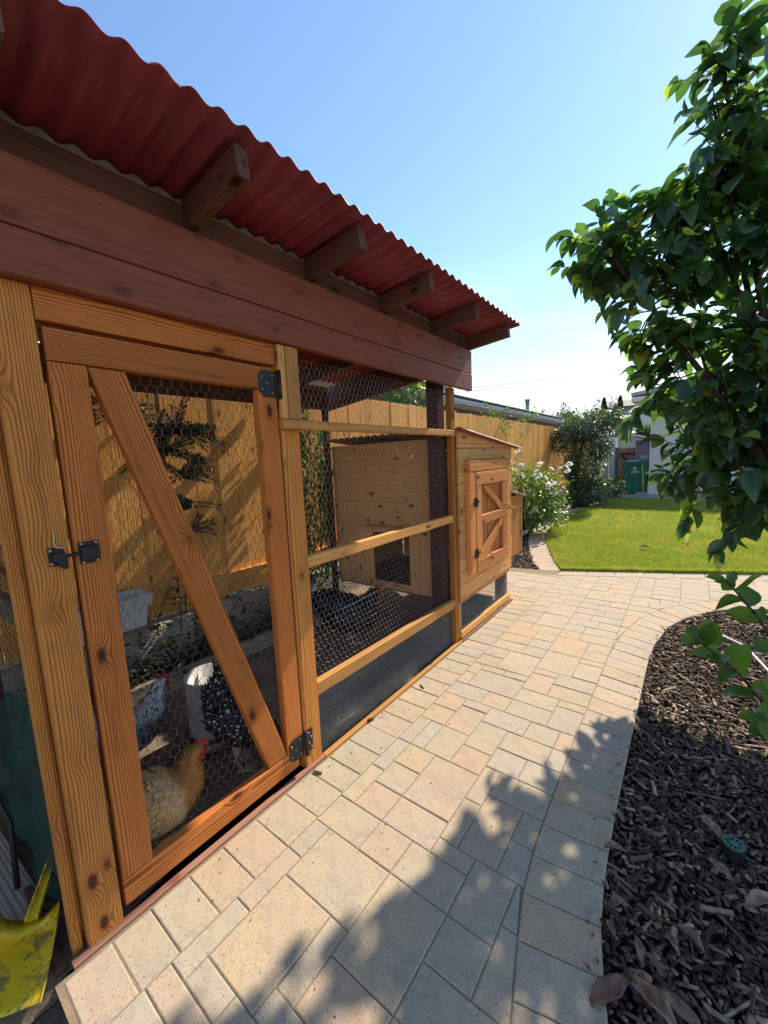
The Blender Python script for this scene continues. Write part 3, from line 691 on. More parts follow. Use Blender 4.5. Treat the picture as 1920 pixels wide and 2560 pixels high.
# rafters and frieze blocks
SL = 0.10
RY = [0.252+0.5255*k for k in range(-2, 6)]
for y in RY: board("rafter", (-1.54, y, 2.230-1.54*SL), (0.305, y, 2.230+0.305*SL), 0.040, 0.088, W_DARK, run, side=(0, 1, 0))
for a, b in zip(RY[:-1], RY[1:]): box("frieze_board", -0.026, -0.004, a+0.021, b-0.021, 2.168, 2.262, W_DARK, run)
PER = 0.0753; AMP = 0.0085
def wavez(y): return AMP*math.cos(2*math.pi*(y-0.396)/PER)
for a, b in zip(RY[:-1], RY[1:]):                       # closure strips, wavy on top
    y0, y1 = a+0.021, b-0.021; n = 44; v = []; f = []
    for k in range(n+1):
        y = y0+(y1-y0)*k/n; zt = 2.230+0.044+AMP+wavez(y)-0.0035-0.015*SL
        for x in (-0.022, -0.008): v += [(x, y, 2.2625), (x, y, zt)]
    for k in range(n):
        q = 4*k; f += [(q, q+1, q+5, q+4), (q+2, q+6, q+7, q+3), (q+1, q+3, q+7, q+5)]
    c = Vector((-0.015, (y0+y1)/2, 2.27)); link("closure_strip", pmesh("closure_strip", [Vector(p)-c for p in v], f), M_FOAM, run, c)
def sheet(name, parent, mat, x0, x1, y0, y1, zf, per, amp, phase, along='x', step=10, th=0.0016):
    """corrugated sheet: waves across y (ridges run along x)"""
    n = max(4, int(round((y1-y0)/per*step))); v = []; f = []; xs = [x0+(x1-x0)*i/6 for i in range(7)]
    for t in (0, th):
        for x in xs:
            for k in range(n+1):
                y = y0+(y1-y0)*k/n; v.append((x, y, zf(x, y)+amp*math.cos(2*math.pi*(y-phase)/per)-t))
    m = n+1; s = 7*m
    for i in range(6):
        for k in range(n): a = i*m+k; f.append((a, a+m, a+m+1, a+1)); b = a+s; f.append((b, b+1, b+m+1, b+m))
    for k in range(n): a = 6*m+k; f.append((a, a+s, a+s+1, a+1)); a = k; f.append((a, a+1, a+s+1, a+s))
    for i in range(6): a = i*m; f.append((a, a+s, a+m+s, a+m)); a = i*m+n; f.append((a, a+m, a+m+s, a+s))
    if along == 'y': v = [(y, x, z) for x, y, z in v]; f = [q[::-1] for q in f]
    c = Vector((sum(p[0] for p in v)/len(v), sum(p[1] for p in v)/len(v), sum(p[2] for p in v)/len(v)))
    return link(name, pmesh(name, [Vector(p)-c for p in v], f, True), mat, parent, c)
ys = 3.0; k = 0
while ys > -1.0:
    y0 = ys-8*PER; sheet("roof_sheet", run, M_ROOF, -1.36, 0.345, y0-PER*0.9, ys, lambda x, y, kk=k: 2.230+0.044+AMP+0.002+SL*x+0.0022*(kk % 2), PER, AMP, 0.396); ys = y0; k += 1
# wire
hexmesh("wire_mesh", run, (-0.046, 1.19, 0.335), (0, 1, 0), (0, 0, 1), 1.39, 1.54, M_GALV, 0.030, 0.00072, sag=0.002)
gridmesh("hardware_cloth", run, (-0.032, 1.19, 0.0), (0, 1, 0), (0, 0, 1), 1.39, 0.335, M_GALV)
hexmesh("wire_mesh", run, (-1.18, 0.30, 0.1), (0, 1, 0), (0, 0, 1), 2.25, 1.8, M_WIRE, 0.036, 0.0007, sag=0.004)
hexmesh("wire_mesh", run, (-1.18, 0.278, 0.0), (1, 0, 0), (0, 0, 1), 1.10, 1.85, M_WIRE2, 0.034, 0.00075, sag=0.004)
board("rail", (-1.18, 0.302, 0.865), (-0.09, 0.302, 0.925), 0.038, 0.085, W_GREY, run, side=(0, 1, 0))
board("rail", (-1.20, 0.3, 0.06), (-1.20, 2.5, 0.05), 0.04, 0.16, W_GREY, run)
# loose tie wires on the mesh
tube("tie_wire", [(-0.03, 1.92, 1.50), (-0.025, 1.96, 1.44), (-0.02, 2.0, 1.43), (-0.025, 2.06, 1.45), (-0.02, 2.10, 1.50)], 0.0011, M_ROPE, run, 4)
tube("tie_wire", [(-0.03, 1.93, 1.47), (-0.02, 1.98, 1.40), (-0.02, 2.05, 1.39), (-0.03, 2.12, 1.43)], 0.0010, M_ROPE, run, 4)
tube("tie_wire", [(-0.043, 1.22, 0.66), (-0.043, 1.5, 0.655), (-0.043, 1.9, 0.672), (-0.043, 2.2, 0.72), (-0.043, 2.42, 0.80)], 0.0008, M_WIRE, run, 4)
# gate
gate = empty("gate", (0, 1.08, 0.045), parent=run)
GX0, GX1 = -0.040, -0.002
box("gate_rail", GX0, GX1, 0.341, 1.079, 1.702, 1.789, W_GATE, gate)
box("gate_stile", GX0, GX1, 0.341, 0.430, 0.137, 1.700, W_GATE, gate)
box("gate_stile", GX0, GX1, 0.990, 1.079, 0.137, 1.700, W_GATE, gate)
box("gate_rail", GX0, GX1, 0.341, 1.045, 0.046, 0.135, W_GATE, gate)
prism("brace", [(0.431, 1.699), (0.525, 1.699), (0.988, 0.138), (0.894, 0.138)], GX0-0.001, GX1-0.001, W_GATE, gate, (0.463, -1.561))
hexmesh("wire_mesh", gate, (-0.044, 0.35, 0.06), (0, 1, 0), (0, 0, 1), 0.72, 1.70, M_WIRE, 0.033, 0.00078, sag=0.003)
def plate(name, pts, x0, x1, mat, parent, bev=0.001):
    n = len(pts); c = Vector((x0, sum(p[0] for p in pts)/n, sum(p[1] for p in pts)/n))
    v = [Vector((x, p[0], p[1]))-c for x in (x0, x1) for p in pts]
    f = [tuple(range(n-1, -1, -1)), tuple(range(n, 2*n))]+[(i, (i+1) % n, (i+1) % n+n, i+n) for i in range(n)]
    me = pmesh(name, v, f); bm = bmesh.new(); bm.from_mesh(me); bmesh.ops.recalc_face_normals(bm, faces=bm.faces)
    if bev: bmesh.ops.bevel(bm, geom=bm.edges[:], offset=bev, segments=1, affect='EDGES')
    bm.to_mesh(me); bm.free(); return link(name, me, mat, parent, c)
_scr = None
def screw(y, z, x, parent, r=0.0045, mat=None):
    global _scr
    if _scr is None:
        V, F = lathe([(0.0001, 0.0022), (0.35, 0.0012), (0.55, 0.0024), (0.9, 0.0024), (1.0, 0.0)], 10); _scr = pmesh("screw", [(z_, x_, y_) for x_, y_, z_ in V], F, True); _scr.materials.append(M_STEEL)
    o = link("screw", _scr, None, parent, (x, y, z)); o.scale = (1, r, r); return o
def hinge(yc, z0, parent, grey=False):
    h = 0.105
    hg = plate("hinge", [(yc-0.012, z0), (yc-0.012, z0+h), (yc-0.072, z0+h-0.002), (yc-0.090, z0+h-0.020), (yc-0.090, z0+0.020), (yc-0.072, z0+0.002)], GX1+0.001, GX1+0.0045, M_BLACK, parent)
    link("hinge_leaf", plate_me(h), M_BLACK, hg, (0.001, yc+0.025, z0+h/2))
    tube("hinge_pin", [(0.012, yc, z0-0.004), (0.012, yc, z0+h*0.3), (0.012, yc, z0+h+0.004)], 0.0095, M_BLACK, hg, 12)
    for dy, dz in ((-0.028, 0.018), (-0.028, h-0.018), (-0.055, h/2), (-0.078, 0.028), (-0.078, h-0.028)): screw(yc+dy, z0+dz, GX1+0.0045, hg)
    for dz in (0.016, 0.04, 0.065, h-0.016): screw(yc+0.027+0.006*(1 if dz in (0.016, 0.065) else -1), z0+dz, 0.005, hg)
def plate_me(h):
    v = [(x, y, z) for x in (0, 0.0035) for y, z in ((-0.016, -h/2), (0.018, -h/2), (0.018, h/2), (-0.016, h/2))]
    return pmesh("hinge_leaf", v, [(0, 3, 2, 1), (4, 5, 6, 7), (0, 1, 5, 4), (1, 2, 6, 5), (2, 3, 7, 6), (3, 0, 4, 7)])
hinge(1.086, 1.672, gate); hinge(1.086, 0.085, gate)
# latch
la = plate("latch", [(0.349, 1.150), (0.397, 1.150), (0.397, 1.212), (0.349, 1.212)], GX1+0.001, GX1+0.006, M_BLACK, gate)
plate("latch_cover", [(0.351, 1.160), (0.395, 1.160), (0.395, 1.202), (0.351, 1.202)], GX1+0.006, GX1+0.020, M_BLACK, la, 0.004)
for dy, dz in ((0.356, 1.155), (0.390, 1.155), (0.356, 1.207), (0.390, 1.207)): screw(dy, dz, GX1+0.006, la, 0.0045)
tube("latch_bolt", [(0.012, 0.300, 1.181), (0.012, 0.34, 1.184), (0.012, 0.356, 1.184)], 0.0052, M_BLACK, la, 10)
ls = plate("latch_strike", [(0.280, 1.160), (0.316, 1.155), (0.316, 1.209), (0.280, 1.209)], 0.001, 0.005, M_BLACK, run)
plate("strike_hook", [(0.288, 1.172), (0.311, 1.146), (0.320, 1.150), (0.315, 1.196), (0.288, 1.196)], 0.005, 0.016, M_BLACK, ls, 0.003)
for dy, dz in ((0.285, 1.166), (0.285, 1.202), (0.311, 1.162)): screw(dy, dz, 0.005, ls, 0.0045)
tube("pull_cord", [(0.002, 0.297, 1.255), (0.006, 0.299, 1.240), (0.009, 0.295, 1.222), (0.012, 0.298, 1.209), (0.016, 0.309, 1.208), (0.016, 0.316, 1.204)], 0.0018, M_ROPE, run, 6)
for y, z in [(0.283, zz) for zz in (0.12, 0.75, 1.55, 1.80)]+[(0.385, 0.092), (0.365, 0.092), (0.38, 1.745), (0.36, 1.745), (1.02, 1.745), (1.05, 1.745), (0.45, 1.845), (0.98, 1.845), (1.135, 0.36), (1.135, 0.95), (1.135, 1.3)]: screw(y, z, 0.0002 if (y < 0.33 or y > 1.1) else GX1+0.0002, run, 0.0035)

# ------------------------------------------------------------------ hen house
hh_ = empty("hen_house", (-0.55, 3.15, 0), "raised wooden hen house with small barn door and sloping metal roof", "hen house")
HY0, HY1 = 2.640, 3.700
edges = [0.335, 0.445, 0.548, 0.642, 0.737, 0.832, 0.927, 1.022, 1.117, 1.208, 1.290, 1.375, 1.464]
for i, (a, b) in enumerate(zip(edges[:-1], edges[1:])):
    e = 0.006*(i % 3)-0.006
    if i == 11: box("siding_board", 0.0, 0.019, HY0, 2.83, a+0.001, b-0.0015, W_SIDING, hh_); box("siding_board", 0.0, 0.020, 2.833, HY1, a+0.001, b-0.0015, W_SIDING, hh_)
    else: box("siding_board", 0.0, 0.019+0.001*(i % 2), HY0, HY1+e, a+0.001, b-0.0015, W_SIDING, hh_)
prism("siding_board", [(HY0, 1.466), (HY1-0.02, 1.466), (HY1-0.02, 1.474), (HY0, 1.588)], 0.0, 0.019, W_SIDING, hh_, (1, 0))
for i in range(10): box("siding_board", -1.22, -0.001, HY1-0.024, HY1-0.004, 0.335+0.113*i, 0.335+0.113*(i+1)-0.002, W_SIDING, hh_)
prismx = None
box("back_wall", -1.238, -1.222, 2.646, 3.67, 0.30, 1.46, W_SIDING, hh_); box("floor", -1.22, -0.002, 2.64, 3.67, 0.30, 0.334, W_DARK, hh_)
box("bottom_rail", -0.03, 0.008, HY0, 3.66, 0.297, 0.333, W_DOOR, hh_)
# plywood wall facing the run, with pop door
py = 2.637
def xz(name, x0, x1, z0, z1, mat): return box(name, x0, x1, py-0.008, py+0.006, z0, z1, mat, hh_, 0.001)
xz("plywood_panel", -1.235, -0.135, 0.80, 1.545, W_PLY); xz("plywood_panel", -1.235, -0.81, 0.315, 0.798, W_PLY); xz("plywood_panel", -0.43, -0.135, 0.315, 0.798, W_PLY); xz("plywood_panel", -0.808, -0.432, 0.315, 0.375, W_PLY)
board("trim_strip", (-0.86, py-0.016, 0.85), (-0.38, py-0.016, 0.85), 0.012, 0.03, W_PLYD, hh_, side=(0, 1, 0))
sheet("roof_sheet", hh_, M_ROOF2, 2.585, 3.86, -1.30, 0.085, lambda x, y: 1.604-0.112*(x-2.6), 0.0753, 0.0085, 0.05, along='y')
# door frame and door
box("door_header", 0.021, 0.060, 2.735, 3.555, 1.288, 1.372, W_DOOR, hh_)
box("door_jamb", 0.021, 0.058, 2.738, 2.838, 0.505, 1.286, W_DOOR, hh_); box("door_jamb", 0.021, 0.056, 3.482, 3.555, 0.490, 1.286, W_DOOR, hh_)
door = empty("door", (0.03, 2.85, 0.49), parent=hh_)
D0, D1, DB, DT = 2.846, 3.478, 0.488, 1.280
box("door_panel", 0.024, 0.034, D0+0.01, D1-0.01, DB+0.01, DT-0.01, W_PLYD, door, 0.001)
box("door_rail", 0.034, 0.062, D0, D1, 1.180, DT, W_DOOR, door); box("door_rail", 0.034, 0.062, D0, D1, DB, 0.590, W_DOOR, door)
box("door_stile", 0.034, 0.061, D0, D0+0.098, 0.592, 1.178, W_DOOR, door); box("door_stile", 0.034, 0.061, D1-0.098, D1, 0.592, 1.178, W_DOOR, door)
box("door_rail", 0.034, 0.060, D0+0.10, D1-0.10, 0.865, 0.940, W_DOOR, door)
prism("door_brace", [(D0+0.10, 1.178), (D0+0.19, 1.178), (D1-0.10, 0.99), (D1-0.10, 0.942), (D1-0.14, 0.942)], 0.035, 0.059, W_DOOR, door, (0.3, -0.22))
prism("door_brace", [(D0+0.10, 0.592), (D0+0.20, 0.592), (D1-0.10, 0.82), (D1-0.10, 0.863), (D1-0.14, 0.863), (D0+0.10, 0.645)], 0.035, 0.059, W_DOOR, door, (0.3, 0.22))
for z in (1.055, 0.655):
    hg = plate("hinge", [(2.795, z-0.035), (2.835, z-0.035), (2.840, z-0.010), (2.905, z-0.004), (2.905, z+0.004), (2.840, z+0.010), (2.835, z+0.035), (2.795, z+0.035)], 0.0625, 0.066, M_BLACK, door)
    tube("hinge_pin", [(0.068, 2.838, z-0.036), (0.068, 2.838, z), (0.068, 2.838, z+0.036)], 0.006, M_BLACK, hg, 8)
tube("latch_peg", [(0.056, 3.515, 0.93), (0.10, 3.515, 0.935), (0.125, 3.515, 0.935)], 0.011, W_DOOR, door, 10)
tube("latch_loop", [(0.062, 3.40, 0.955), (0.075, 3.43, 0.975), (0.085, 3.47, 0.955), (0.085, 3.51, 0.940)], 0.003, M_BLACK, door, 6)
# base
box("sill", -0.03, 0.012, 2.650, 3.665, 0.022, 0.078, W_RAIL, hh_)
box("leg", -0.10, -0.012, 3.575, 3.655, -0.02, 0.296, W_DARK, hh_); box("leg", -1.22, -1.13, 3.575, 3.655, -0.02, 0.296, W_DARK, hh_); box("leg", -0.06, -0.014, 2.642, 2.70, -0.02, 0.296, W_RAIL, hh_)
gridmesh("hardware_cloth", hh_, (-0.011, 2.66, 0.05), (0, 1, 0), (0, 0, 1), 0.99, 0.25, M_GALV)
gridmesh("hardware_cloth", hh_, (-0.011, 3.67, 0.05), (-1, 0, 0), (0, 0, 1), 1.1, 0.25, M_GALV)
board("sill", (0.0, 2.66, -0.002), (0.0, 3.70, -0.002), 0.05, 0.034, W_SILL, hh_)
# nest box on the far end
nb = empty("nest_box", (-0.45, 3.85, 0.42), parent=hh_)
box("nest_panel", -0.022, -0.004, 3.704, 4.03, 0.43, 1.005, W_PLYD, nb); box("nest_panel", -0.90, -0.022, 4.012, 4.03, 0.43, 0.985, W_PLYD, nb); box("nest_panel", -0.90, -0.88, 3.704, 4.01, 0.43, 1.0, W_PLYD, nb)
box("corner_trim", -0.024, 0.004, 4.032, 4.052, 0.42, 0.99, W_RAIL, nb)
board("nest_lid", (-0.45, 3.700, 1.062), (-0.45, 4.10, 0.985), 0.96, 0.020, W_GREY, nb)
box("nest_floor", -0.9, -0.004, 3.704, 4.03, 0.41, 0.429, W_PLYD, nb)

# ------------------------------------------------------------------ back fence
fence = empty("board_fence", (-1.6, 4, 0), "tall golden board fence of vertical pickets behind the coop", "fence")
FP = 0.194; fw = 0.190; y = -0.9; i = 0
def dogear(wd, h, th, c=0.022):
    pts = [(-wd/2, 0), (wd/2, 0), (wd/2, h-c), (wd/2-c, h), (-wd/2+c, h), (-wd/2, h-c)]
    n = 6; v = [(p[1]-h/2, x, p[0]) for x in (-th/2, th/2) for p in pts]
    f = [tuple(range(n)), tuple(range(2*n-1, n-1, -1))]+[(k, k+n, (k+1) % n+n, (k+1) % n) for k in range(n)]
    me = pmesh("picket", v, f); bm = bmesh.new(); bm.from_mesh(me); bmesh.ops.recalc_face_normals(bm, faces=bm.faces); bm.to_mesh(me); bm.free(); me.materials.append(W_FENCE); return me
pk = [dogear(fw, 1.74, 0.018), dogear(fw-0.004, 1.755, 0.018), dogear(fw, 1.73, 0.018)]
while y < 16.0:
    top = 2.118-0.003*y
    o = link("picket", pk[i % 3], None, fence, (-1.6+random.uniform(-0.004, 0.004), y, top-0.87+random.uniform(-0.006, 0.006)))
    # local X is up, local Y is thickness (world X)
    o.rotation_euler = Matrix(((0, 1, 0), (0, 0, 1), (1, 0, 0))).to_euler(); o.rotation_euler.x += random.gauss(0, 0.002)
    y += FP; i += 1
box("fence_rail", -1.588, -1.548, -0.9, 4.0, 0.475, 0.562, W_FENCE, fence); box("fence_rail", -1.589, -1.55, 4.0, 15.9, 0.475, 0.562, W_FENCE, fence)
box("fence_rail", -1.652, -1.612, -0.9, 15.9, 1.72, 1.81, W_FENCE, fence)
# concrete kerb wall under the fence
v = []; f = []; n = 170
kw = tag(link("kerb_wall", bmesh_board(17.0, 0.26, 0.42, 0.015), M_KERB, None, (-1.60, 7.4, 0.155), (0, 0, math.pi/2)), "low rough concrete kerb under the golden fence", "kerb wall")
# ------------------------------------------------------------------ plants
def dirs(n):
    v = rng.normal(size=(n, 3)); return v/np.linalg.norm(v, axis=1, keepdims=True)
DIAM = ([(0, 0, 0), (0.45, 0.30, 0.05), (1, 0, -0.05), (0.45, -0.30, 0.05)], [(0, 1, 2), (0, 2, 3)])
def leaves(name, parent, pos, d, size, mat, up=None, tmpl=DIAM, kind='stuff', wid=1.0):
    n = len(pos); up = np.tile([0, 0, 1.0], (n, 1))+rng.normal(0, 0.45, (n, 3)) if up is None else up
    s = np.stack([size, size*wid, size], 1); v, f = scatter(tmpl[0], tmpl[1], pos, frames(d, up), s)
    o0 = np.array(org(parent)) if parent else np.zeros(3)
    o = link(name, tmesh(name, v-o0, f), mat, parent, tuple(o0)); return tag(o, kind=kind)
def blob_points(ells, n, shell=0.55):
    P = []; D = []
    tot = sum(e[3]*e[4]*e[5] for e in ells)
    for cx, cy, cz, rx, ry, rz in ells:
        k = max(8, int(n*rx*ry*rz/tot)); u = dirs(k); r = (shell+(1-shell)*rng.random((k, 1))**0.7)*(1+0.14*rng.normal(size=(k, 1)))
        P.append(u*r*np.array([rx, ry, rz])+np.array([cx, cy, cz])); D.append(u)
    return np.concatenate(P), np.concatenate(D)
def bush(name, base, ells, n, size, mat, label, cat, group=None, stems=7, droop=0.2, flat=0.7, shell=0.5):
    e = empty(name, base, label, cat, group); P, D = blob_points(ells, n, shell); k = P[:, 2] > 0.02; P, D = P[k], D[k]
    d = D*0.6+dirs(len(P))*flat; d[:, 2] -= droop
    leaves("foliage", e, P, d, size*(0.6+0.8*rng.random(len(P))), mat)
    for s in range(stems):
        c = ells[s % len(ells)]; t = Vector((c[0]+random.uniform(-.6, .6)*c[3], c[1]+random.uniform(-.6, .6)*c[4], c[2]+random.uniform(-.2, .7)*c[5])); b_ = Vector(base)+Vector((random.uniform(-.06, .06), random.uniform(-.06, .06), -0.03))
        m = b_.lerp(t, 0.5)+Vector((random.uniform(-.08, .08), random.uniform(-.08, .08), 0.05)); tube("stem", [b_, m, t], [0.012, 0.009, 0.003], M_BARK, e, 5)
    return e
# tall dark shrub at the fence
SH = [(-0.80, 11.4, 1.10, 0.44, 0.45, 1.0), (-0.85, 11.3, 2.0, 0.62, 0.5, 0.36), (-0.75, 11.3, 0.35, 0.55, 0.5, 0.36)]
for k in range(16):
    a_ = random.uniform(0, 6.28); zc_ = random.uniform(0.3, 2.3); rr_ = (0.42 if zc_ < 1.5 else 0.80)*random.uniform(0.6, 1.0); SH.append((-0.8+rr_*math.cos(a_), 11.35+rr_*0.7*math.sin(a_), zc_, random.uniform(0.16, 0.30), 0.28, random.uniform(0.16, 0.34)))
for k in range(9): SH.append((random.uniform(-1.5, -0.1), 11.3, random.uniform(2.3, 2.55), 0.07, 0.1, random.uniform(0.12, 0.2)))
bush("tall_shrub", (-0.85, 11.4, 0), SH, 17500, 0.064, M_SHRUB, "tall dark grey-green shrub standing before the fence", "shrub", shell=0.40, stems=12)
bush("low_shrub", (-0.45, 13.6, 0), [(-0.45, 13.6, 0.30, 0.35, 0.4, 0.32), (-0.75, 12.9, 0.3, 0.4, 0.4, 0.3)], 1800, 0.07, M_VINE, "low bright yellow-green shrub at the tall shrub's foot", "shrub", shell=0.3)
# rose bush
rb = bush("rose_bush", (-0.95, 7.15, 0), [(-0.95, 7.2, 0.65, 0.42, 0.55, 0.50), (-0.75, 7.5, 0.75, 0.40, 0.5, 0.40), (-0.65, 6.9, 0.35, 0.32, 0.4, 0.35), (-1.15, 7.4, 1.05, 0.25, 0.3, 0.28), (-0.55, 7.3, 0.45, 0.30, 0.4, 0.35)], 5200, 0.052, M_ROSEL, "leafy rose bush covered in white blooms beside the hen house", "rose bush", shell=0.25, stems=14)
def bloom_mesh(seed):
    r = np.random.default_rng(seed); V = []; F = []
    for ring, (k, rr, tilt) in enumerate(((6, 1.0, 0.25), (6, 0.75, 0.7), (5, 0.5, 1.1), (4, 0.28, 1.4))):
        for j in range(k):
            a = 6.283*(j+0.5*ring)/k+r.normal()*0.12; ca, sa = math.cos(a), math.sin(a); n0 = len(V)
            for s, wd, q in ((0.1, 0.15, 0), (0.6, 0.42, 0.10), (1.0, 0.26, 0.22)):
                R_ = rr*s*math.cos(tilt); Z = rr*s*math.sin(tilt)+q*rr*0.3
                for e in (-1, 1): V.append((ca*R_-sa*wd*e*rr, sa*R_+ca*wd*e*rr, Z))
            F += [(n0, n0+1, n0+3, n0+2), (n0+2, n0+3, n0+5, n0+4)]
    me = pmesh("bloom", V, F, True); me.materials.append(M_PETAL); return me
blm = [bloom_mesh(s) for s in range(3)]
spots = [(-1.25, 7.2, 1.18), (-1.12, 7.2, 1.40), (-1.18, 7.15, 1.25), (-1.05, 7.1, 1.20), (-0.62, 7.1, 0.98), (-0.55, 7.05, 0.90), (-0.70, 7.0, 1.08), (-0.66, 7.2, 1.24), (-0.58, 7.2, 1.12), (-0.48, 6.95, 0.86), (-0.42, 7.1, 0.42), (-0.36, 7.15, 0.38), (-0.62, 6.8, 0.52), (-0.70, 6.75, 0.45), (-0.88, 6.6, 0.16), (-0.82, 6.6, 0.10), (-0.52, 7.3, 0.66), (-1.20, 7.0, 0.95), (-1.10, 6.95, 0.85), (-0.93, 6.9, 0.78), (-0.80, 7.4, 1.22), (-0.45, 7.5, 1.10), (-0.40, 7.6, 1.16), (-1.02, 7.0, 1.06), (-0.60, 7.0, 0.82), (-0.47, 6.9, 0.20), (-0.75, 7.0, 0.98), (-0.33, 7.4, 1.12)]
for k, (x, y, z) in enumerate(spots):
    for q in range(random.choice([1, 2, 3])):
        o = link("bloom", blm[(k+q) % 3], None, rb, (x+random.uniform(-.07, .07), y+random.uniform(-.08, .04), z+random.uniform(-.05, .05))); s = random.uniform(0.045, 0.068); o.scale = (s, s, s); o.rotation_euler = (random.uniform(0.2, 1.1), random.uniform(-0.5, 0.5), random.uniform(0, 6))
# greenery showing above the fence
def sprays(name, base, n, length, mat, label, cat, spread=0.5, size=0.03, lean=(0.3, 0, 1), per=40):
    e = empty(name, base, label, cat); P = []; D = []; b0 = np.array(base)
    for s in range(n):
        d = np.array(lean)+rng.normal(0, spread, 3); d /= np.linalg.norm(d); L = length*(0.6+0.6*rng.random()); o_ = rng.normal(0, 0.08, 3); pts = []
        for k in range(per):
            t = (k+1)/per*L; p = b0+o_+d*t+np.array([0, 0, -0.35*t*t/L]); P.append(p); D.append(d*0.6+rng.normal(0, 0.7, 3)); pts.append(p)
        tube("stem", [Vector(b0+o_)]+[Vector(pts[i]) for i in (per//3, 2*per//3, per-1)], [0.005, 0.004, 0.003, 0.0015], M_BARK, e, 4)
    leaves("foliage", e, np.array(P), np.array(D), size*(0.5+rng.random(len(P))), mat, wid=0.55); return e
sprays("feathery_plant", (-1.8, 7.7, 1.95), 16, 0.6, M_VINE, "feathery light green plant poking over the fence top", "plant", 0.55, 0.07, (0.2, 0.5, 0.35))
sprays("leafy_sprig", (-1.85, 9.5, 1.9), 10, 0.75, M_ROSEL, "sprig of green leaves rising above the fence", "plant", 0.45, 0.09, (0, 0.1, 0.9), 16)
bush("neighbour_tree", (-3.0, 6.9, 0), [(-3.0, 6.7, 2.65, 0.45, 0.7, 0.45), (-2.9, 6.2, 2.5, 0.35, 0.4, 0.35)], 1500, 0.10, M_SAPL if False else M_ROSEL, "broad-leaved green tree behind the fence seen through the run", "tree", stems=4)
# ferny conifer branch before the fence and hanging vines
sprays("dark_fern", (-1.42, 1.36, 0.30), 3, 1.0, M_FERN, "dark feathery plant before the fence seen through the gate", "fern", 0.06, 0.05, (0, 0, 1), 30)
e = bpy.data.objects["dark_fern"]; P = []; D = []
for cx, cz, n, L in ((1.34, 1.66, 26, 0.36), (1.28, 1.52, 18, 0.32), (1.34, 1.36, 12, 0.26), (1.40, 1.16, 8, 0.20), (1.38, 0.98, 6, 0.16), (1.02, 1.76, 10, 0.26)):
    for s in range(n):
        a = random.uniform(-0.6, 3.7); d = np.array([rng.normal(0, 0.25)+0.1, math.cos(a), math.sin(a)*0.6]); d /= np.linalg.norm(d); l = L*random.uniform(0.6, 1.1)
        for k in range(34):
            t = k/34*l; p = np.array([-1.42, cx, cz])+d*t+np.array([0, 0, -0.9*t*t]); P += [p, p]; sd_ = np.cross(d, [1, 0, 0.2]); D += [d*0.7+sd_+rng.normal(0, 0.15, 3), d*0.7-sd_+rng.normal(0, 0.15, 3)]
leaves("frond", e, np.array(P), np.array(D), 0.036*(0.6+0.7*rng.random(len(P))), M_FERN, wid=0.42)
def vine(base, top, n, label, rad_=0.10, mat=M_VINE, size=0.05, dens=900):
    e = empty("climbing_vine", base, label, "vine", "vines between the run and the fence"); b0, t0 = np.array(base), np.array(top); t = rng.random((dens, 1))
    P = b0+(t0-b0)*t+rng.normal(0, rad_, (dens, 3))*np.array([0.5, 1, 0.6]); d = rng.normal(0, 0.5, (dens, 3)); d[:, 2] -= 0.8
    leaves("foliage", e, P, d, size*(0.6+0.8*rng.random(dens)), mat, wid=0.5)
    for s in range(n): tube("stem", [Vector(base)+Vector((0, random.uniform(-.08, .08), 0)), Vector((b0+t0)/2)+Vector((0, random.uniform(-.1, .1), 0)), Vector(top)], [0.006, 0.005, 0.002], M_BARK, e, 5)
vine((-1.42, 2.40, 0.35), (-1.42, 2.42, 1.95), 4, "yellow-green climbing vine left of the plywood wall", 0.07, M_VINE, 0.065, 1500)
vine((-1.40, 2.63, 0.35), (-1.38, 2.66, 1.75), 3, "trailing green vine hanging against the plywood edge", 0.05, M_ROSEL, 0.065, 1000)
WP, WD = [], []
for y0 in np.arange(0.40, 2.55, 0.11):
    b0 = np.array([-1.34+random.uniform(-.06, .05), y0, 0.03]); h = random.uniform(0.16, 0.44)
    for s_ in range(9):
        d = np.array([rng.normal(0, 0.35), rng.normal(0, 0.45), 1.0]); o_ = np.array([rng.normal(0, 0.05), rng.normal(0, 0.14), 0]); L = h*(0.4+0.8*rng.random())
        for k in range(12): WP.append(b0+o_+d*(k+1)/12*L); WD.append(np.array([rng.normal(), rng.normal(), 0.25]))
wd_ = leaves("weeds", None, np.array(WP), np.array(WD), 0.055*(0.5+rng.random(len(WP))), M_WEED, wid=0.7); tag(wd_, "leafy dark green weeds in the strip behind the run", "weeds", kind='stuff')
sprays("seedling", (-1.42, 1.05, 0.38), 6, 0.24, M_ROSEL, "small bright green seedling on the kerb behind the gate", "seedling", 0.35, 0.05, (0, 0, 1), 12)

